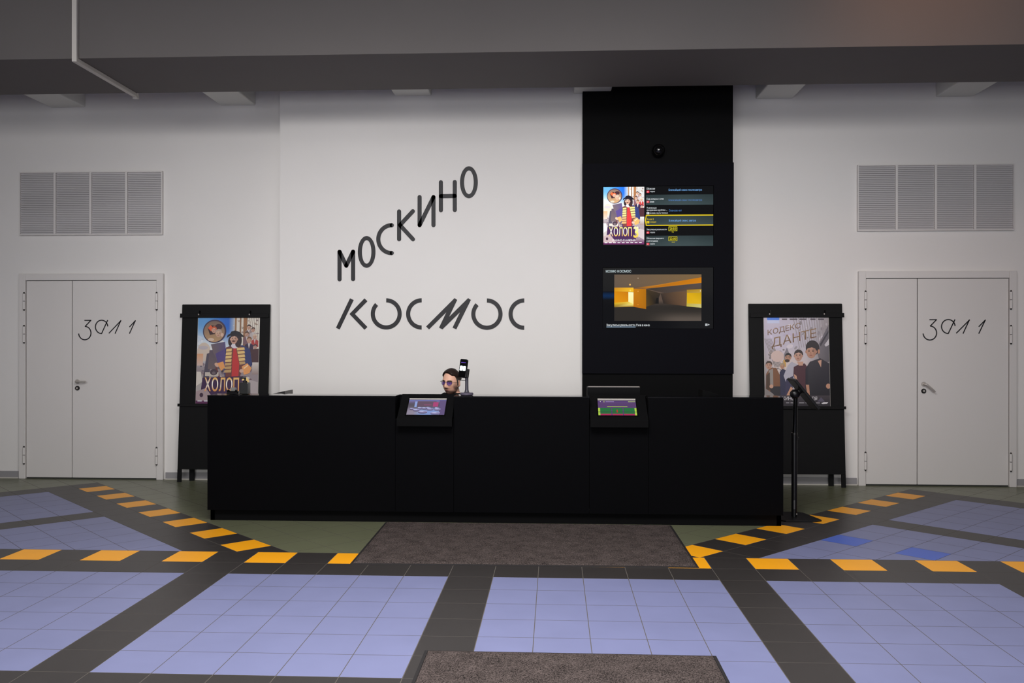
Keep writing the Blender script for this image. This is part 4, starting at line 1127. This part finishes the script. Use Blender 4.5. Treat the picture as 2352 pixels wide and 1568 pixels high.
for s in (-1, 1):        # ears: rim, lobe and inner bowl
    for a in range(10):
        t = math.radians(-70+a*28)
        c = Vector((s*(0.0775+0.006*math.cos(t*0.5)), 0.012+0.013*math.cos(t+0.2), -0.008+0.027*math.sin(t)))
        m.ellipsoid(hw(c), 0.0062, 0.0062, 0.0062, 10, 8)
    m.ellipsoid(hw((s*0.074, 0.010, -0.010)), 0.008, 0.014, 0.024, 14, 10, HROT)
    m.ellipsoid(hw((s*0.075, 0.002, -0.034)), 0.006, 0.007, 0.009, 10, 8, HROT)
m.tube([hw((0, 0.025, -0.05)), (bx, by-0.022, SEAT+0.62), (bx, by-0.005, SEAT+0.56)], [0.056, 0.058, 0.07], 28)
trunk(m)
for s in (-1, 1):
    A = arm_pts(s)
    limb(m, A, [0.052, 0.042, 0.027])
    # palm and five fingers resting on the desk
    w = Vector(A[2]); pc = w+Vector((-s*0.012, -0.055, -0.012))
    m.ellipsoid(pc, 0.040, 0.052, 0.016, 18, 12)
    for i, (dx, ln) in enumerate(((-0.030, 0.062), (-0.011, 0.074), (0.010, 0.070), (0.029, 0.055))):
        b = pc+Vector((dx*(-s), -0.042, 0.0))
        p1 = b+Vector((dx*0.15*(-s), -ln*0.5, 0.010)); p2 = p1+Vector((0, -ln*0.32, -0.006)); p3 = p2+Vector((0, -ln*0.2, -0.012))
        limb(m, [b, p1, p2, p3], [0.0095, 0.009, 0.0082, 0.0072])
    b = pc+Vector((-s*0.034, 0.012, 0.0)); limb(m, [b, b+Vector((-s*0.024, -0.030, 0.0)), b+Vector((-s*0.028, -0.056, -0.004))], [0.012, 0.010, 0.008])
    # legs under the desk
    limb(m, [(bx+s*0.09, by+0.0, SEAT+0.06), (bx+s*0.11, by-0.30, SEAT+0.055), (bx+s*0.11, by-0.26, 0.26), (bx+s*0.11, by-0.23, 0.09)], [0.085, 0.062, 0.052, 0.042])
    limb(m, [(bx+s*0.11, by-0.22, 0.045), (bx+s*0.12, by-0.36, 0.032)], [0.042, 0.03])
SKIN = attr_mat('skin', 0.5, 0, 0.35)
body = remesh(m, 'body', 0.0042, man, [SKIN], 3)
# complexion: skin, stubble, lips, brows belong to the man himself
at_ = body.data.attributes.new('Col', 'FLOAT_COLOR', 'POINT')
inv = HROT.inverted(); off = Vector(man.location)
rnd = random.Random(5)
for i, v in enumerate(body.data.vertices):
    p = inv @ (v.co+off-HC)
    c = (226, 176, 152)
    if -0.16 < p.z < 0.13 and p.length < 0.17:
        X, Z = abs(p.x), p.z
        if p.y < 0.03:
            jaw = sm(-0.050-0.30*X, -0.086-0.2*X, Z)*(1-sm(0.03, 0.05, p.y))
            side = sm(0.052, 0.064, X)*sm(0.0, -0.05, Z)
            mous = min(1, 1.3*gs((p.x, Z), (0, -0.0545), (0.026, 0.0065))) if p.y < -0.06 else 0
            b = max(0.8*jaw, 0.66*side, 0.92*mous)*(0.85+0.3*rnd.random())
            c = mix(c, (74, 54, 48), b)
        if p.y < -0.055:
            lip = gs((p.x, Z), (0, -0.0705), (0.021, 0.0075)); c = mix(c, (158, 86, 82), 0.9*sm(0.3, 0.8, lip))
            c = mix(c, (60, 24, 26), 0.9*sm(0.5, 0.9, gs((p.x, Z), (0, -0.0705), (0.021, 0.0022))))
            br = min(1, 1.3*gs((X, Z), (0.033, 0.0195-0.05*max(0, X-0.03)), (0.021, 0.0065))); c = mix(c, (44, 32, 28), sm(0.35, 0.7, br))
            ey = gs((X, Z), (0.031, 0.0), (0.0125, 0.0045)); c = mix(c, (48, 34, 34), 0.8*sm(0.35, 0.7, ey))
        c = mix(c, (206, 140, 122), 0.4*gs((X, Z), (0.04, -0.03), (0.02, 0.02)))
    at_.data[i].color = (*lin(c), 1)
# hair: a cap over the skull, long and swept on top, clipped grey at the sides
HAIR = attr_mat('hair', 0.55, 0, 0.25)
m = MB(); vs = []; fs = []; cols = []
NT, NP = 64, 128
for j in range(NT+1):
    for k in range(NP):
        th, ph = PI*j/NT, 2*PI*k/NP
        q = head_point(th, ph); X, Y, Z = q.x, q.y, q.z
        fr = math.cos(ph)                        # 1 in front, -1 behind
        line = 0.066-0.010*(X/0.05) if fr > 0 else 0.066   # hairline height in front
        if fr > 0.0: line = (0.070+0.022*sm(0.02, 0.06, abs(X)) if abs(X) < 0.055 else 0.045)
        top = sm(0.034, 0.060, Z+0.03*max(0, -fr)-0.012*fr)
        grow = 0.0
        hf = 0.086-0.020*sm(0.0, 0.05, X)-0.004*sm(0.02, 0.05, -X)        # hairline over the brow, lower at his left temple
        if Y < -0.040: hl = hf; grow = sm(hl-0.004, hl+0.006, Z)
        elif Y < 0.012: hl = hf+(-0.028-hf)*sm(-0.040, -0.008, Y); grow = sm(hl-0.004, hl+0.004, Z)
        else: grow = sm(-0.072, -0.062, Z)
        if 0.0 < Y < 0.034 and Z < 0.02 and abs(X) > 0.05: grow *= sm(0.012, 0.022, Z)
        thick = 0.0035+0.0135*top+0.0012*top*math.sin(40*X+9*Y*10)*sm(0.1, 0.5, th)+0.004*top*max(0, X*10)
        q = head_point(th, ph, -0.012+(0.012+thick)*grow)
        vs.append(hw(q)); cols.append(mix((74, 66, 62), (36, 24, 21), sm(0.25, 0.75, top)))
for j in range(NT):
    for k in range(NP):
        k2 = (k+1) % NP; fs.append((j*NP+k, (j+1)*NP+k, (j+1)*NP+k2, j*NP+k2))
m.add(vs, fs); hair = m.build('hair', HAIR, man, smooth=True)
at_ = hair.data.attributes.new('Col', 'FLOAT_COLOR', 'POINT')
for i, c in enumerate(cols): at_.data[i].color = (*lin(c), 1)
# t-shirt and trousers
TEE = mat('black_t_shirt', (20, 20, 22), 0.9, 0, 0.15); JEANS = mat('dark_trousers', (34, 36, 46), 0.9, 0, 0.15)
m = MB(); trunk(m, 0.011)
for s in (-1, 1):
    A = [Vector(p) for p in arm_pts(s)]; limb(m, [A[0], A[0]+(A[1]-A[0])*0.75], [0.064, 0.060])
shirt = remesh(m, 't_shirt', 0.006, man, [TEE], 4)
m = MB(); loft(m, [((bx, by+0.02, SEAT-0.012), 0.18, 0.13), ((bx, by+0.015, SEAT+0.10), 0.176, 0.126)])
for s in (-1, 1): limb(m, [(bx+s*0.09, by+0.0, SEAT+0.06), (bx+s*0.11, by-0.30, SEAT+0.055), (bx+s*0.11, by-0.26, 0.26), (bx+s*0.11, by-0.23, 0.09)], [0.096, 0.074, 0.064, 0.056])
remesh(m, 'trousers', 0.008, man, [JEANS], 3)
m = MB()
for s in (-1, 1): limb(m, [(bx+s*0.11, by-0.20, 0.052), (bx+s*0.12, by-0.36, 0.045)], [0.05, 0.04])
remesh(m, 'shoes', 0.008, man, [PLASTIC], 3)
# glasses
LENS = bpy.data.materials.new('violet_reflection_lens'); LENS.use_nodes = True  # violet reflection on the glass is put into the lens colour
b_ = LENS.node_tree.nodes['Principled BSDF']; b_.inputs['Base Color'].default_value = (*lin((70, 40, 150)), 1); b_.inputs['Roughness'].default_value = 0.08
b_.inputs['Alpha'].default_value = 0.4
gm = MB(); GY_ = -0.101
for s in (-1, 1):
    up = [(s*(0.010+0.048*t), GY_+0.018*t*t+0.002, 0.012+0.004*math.sin(PI*t)) for t in [i/8 for i in range(9)]]
    gm.tube([hw(p) for p in up], 0.003, 10)
    lo = [(s*(0.010+0.048*t), GY_+0.018*t*t+0.002, -0.002-0.020*math.sin(PI*t)**0.6) for t in [i/10 for i in range(11)]]
    gm.tube([hw(p) for p in [up[0]]+lo+[up[-1]]], 0.0008, 8)
    gm.tube([hw((s*0.058, GY_+0.020, 0.010)), hw((s*0.080, GY_+0.034, 0.008)), hw((s*0.081, 0.0, 0.006)), hw((s*0.078, 0.022, -0.004))], 0.0016, 8)
gm.tube([hw((-0.010, GY_+0.002, 0.010)), hw((0, GY_-0.003, 0.011)), hw((0.010, GY_+0.002, 0.010))], 0.0016, 8)
gl = gm.build('glasses', PLASTIC, man, smooth=True)
for s in (-1, 1):
    m = MB()
    pts = [(s*(0.011+0.046*t), GY_+0.018*t*t+0.002, 0.010) for t in [i/8 for i in range(9)]]+[(s*(0.011+0.046*t), GY_+0.018*t*t+0.002, -0.002-0.019*math.sin(PI*t)**0.6) for t in [1-i/8 for i in range(9)]]
    n = len(pts); vs = [hw(p) for p in pts]+[hw((p[0], p[1]+0.0012, p[2])) for p in pts]
    m.add(vs, [tuple(range(n)), tuple(range(2*n-1, n-1, -1))]+[(i, (i+1) % n, (i+1) % n+n, i+n) for i in range(n)])
    l_ = m.build('lens', LENS, gl); l_['label'] = 'lens coloured with its violet reflection'

# ------------------------------------------------------------------ mats
def mat_carpet():
    m = bpy.data.materials.new('dark_brown_carpet'); m.use_nodes = True
    nt = m.node_tree; b = nt.nodes['Principled BSDF']; b.inputs['Roughness'].default_value = 0.95; b.inputs['Specular IOR Level'].default_value = 0.1
    tc = nt.nodes.new('ShaderNodeTexCoord')
    n1 = nt.nodes.new('ShaderNodeTexNoise'); n1.inputs['Scale'].default_value = 150; n1.inputs['Detail'].default_value = 3
    n2 = nt.nodes.new('ShaderNodeTexNoise'); n2.inputs['Scale'].default_value = 9; n2.inputs['Detail'].default_value = 6
    for n in (n1, n2): nt.links.new(tc.outputs['Object'], n.inputs['Vector'])
    add = nt.nodes.new('ShaderNodeMath'); add.operation = 'MULTIPLY_ADD'
    nt.links.new(n1.outputs['Fac'], add.inputs[0]); add.inputs[1].default_value = 0.8
    sc = nt.nodes.new('ShaderNodeMath'); sc.operation = 'MULTIPLY'; sc.inputs[1].default_value = 0.2
    nt.links.new(n2.outputs['Fac'], sc.inputs[0]); nt.links.new(sc.outputs[0], add.inputs[2])
    cr = nt.nodes.new('ShaderNodeValToRGB'); cr.color_ramp.elements[0].position = 0.36; cr.color_ramp.elements[1].position = 0.66
    cr.color_ramp.elements[0].color = (*lin((26, 23, 22)), 1); cr.color_ramp.elements[1].color = (*lin((104, 93, 90)), 1)
    nt.links.new(add.outputs[0], cr.inputs[0]); nt.links.new(cr.outputs[0], b.inputs['Base Color'])
    bp = nt.nodes.new('ShaderNodeBump'); bp.inputs['Strength'].default_value = 0.8; bp.inputs['Distance'].default_value = 0.006
    nt.links.new(n1.outputs['Fac'], bp.inputs['Height']); nt.links.new(bp.outputs['Normal'], b.inputs['Normal'])
    return m
CARPET = mat_carpet(); RUBBER = mat('black_rubber', (30, 27, 28), 0.7)
def floor_mat(q, label):
    """q: four corners, near left, near right, far right, far left"""
    c = (sum(p[0] for p in q)/4, sum(p[1] for p in q)/4, 0)
    t = thing('floor_mat', label, 'mat', c, 'carpet mats on the tiles')
    def ins(d):
        return [(c[0]+(p[0]-c[0])*(1-d/abs(p[0]-c[0])), c[1]+(p[1]-c[1])*(1-d/abs(p[1]-c[1]))) for p in q]
    m = MB(); a = q; b = ins(0.018)
    vs = [(x, y, 0.0005) for x, y in a]+[(x, y, 0.006) for x, y in b]+[(x, y, 0.0005) for x, y in b]
    m.add(vs, [(0, 1, 5, 4), (1, 2, 6, 5), (2, 3, 7, 6), (3, 0, 4, 7), (4, 5, 9, 8), (5, 6, 10, 9), (6, 7, 11, 10), (7, 4, 8, 11)])
    m.build('rubber_edge', RUBBER, t)
    m = MB(); b = ins(0.02); nx, ny = 110, 70
    rnd = random.Random(3)
    vs = []; fs = []
    for j in range(ny+1):
        for i in range(nx+1):
            s, r = i/nx, j/ny
            x = (b[0][0]*(1-s)+b[1][0]*s)*(1-r)+(b[3][0]*(1-s)+b[2][0]*s)*r
            y = (b[0][1]*(1-s)+b[1][1]*s)*(1-r)+(b[3][1]*(1-s)+b[2][1]*s)*r
            e = 0 if i in (0, nx) or j in (0, ny) else 1
            vs.append((x, y, 0.006+e*(0.004+0.003*rnd.random())))
    for j in range(ny):
        for i in range(nx):
            o = j*(nx+1)+i; fs.append((o, o+1, o+nx+2, o+nx+1))
    m.add(vs, fs); m.build('carpet_pile', CARPET, t, smooth=False)
floor_mat([(-1.447, 6.205), (1.005, 6.232), (0.996, 7.66), (-1.472, 7.662)], 'dark brown carpet mat lying on the floor against the counter')
floor_mat([(-0.655, 2.1), (0.812, 2.1), (0.808, 4.495), (-0.661, 4.5)], 'dark brown carpet mat on lavender tiles, nearest to the viewer')

# ------------------------------------------------------------------ tablet floor stand
t = thing('tablet_floor_stand', 'slim black floor stand holding a tilted tablet, beside the right end of the counter', 'stand', (2.14, 8.06, 0))
m = MB()
m.zprism([(2.02, 7.86), (2.28, 7.86), (2.335, 7.90), (2.34, 7.93), (2.27, 8.24), (2.22, 8.28), (2.06, 8.28), (2.0, 8.24), (1.965, 7.93), (1.97, 7.90)], 0, 0.012); m.build('base_plate', PLASTIC, t, bevel=0.004)
m = MB(); m.tube([(2.14, 8.06, 0.01), (2.14, 8.06, 0.745)], 0.025, 24); m.build('lower_pole', PLASTIC, t, smooth=True)
m = MB(); m.tube([(2.14, 8.06, 0.745), (2.14, 8.06, 0.76)], 0.028, 24); m.tube([(2.165, 8.05, 0.70), (2.172, 8.045, 0.72)], 0.007, 10); m.build('collar', DARKM, t, smooth=True)
m = MB(); m.tube([(2.143, 8.06, 0.75), (2.15, 8.06, 1.085)], 0.0195, 24); m.build('upper_pole', GLOSSB, t, smooth=True)
m = MB(); m.ellipsoid((2.145, 8.06, 1.105), 0.045, 0.04, 0.042, 24, 16); m.tube([(2.15, 8.06, 1.105), (2.185, 8.06, 1.13)], 0.025, 16); m.build('hinge', PLASTIC, t, smooth=True)
ax = (at(1868, 938, 8.06)-at(1812, 870, 8.06)); ax.y = 0; half = ax/2
cen = (at(1866, 940, 8.06)+at(1817, 871, 8.06))/2; cen.y = 8.06; cen.x += 0.014; cen.z += 0.008
nn = Vector((-half.z, 0, half.x)).normalized()
m = MB(); m.obox(cen, half, (0, 0.125, 0), nn*0.012); m.build('tablet', PLASTIC, t, bevel=0.006)
m = MB(); m.obox(cen+nn*0.0125, half*0.93, (0, 0.115, 0), nn*0.001); m.build('tablet_glass', GLOSSB, t)
m = MB(); m.box(2.128, 2.14, 8.0335, 8.036, 0.08, 0.16); m.build('sticker', mat('grey_sticker', (90, 90, 92), 0.6), t)
m = MB(); m.ellipsoid((2.156, 8.038, 0.035), 0.006, 0.004, 0.006, 12, 8); m.build('bolt', METAL, t, smooth=True)
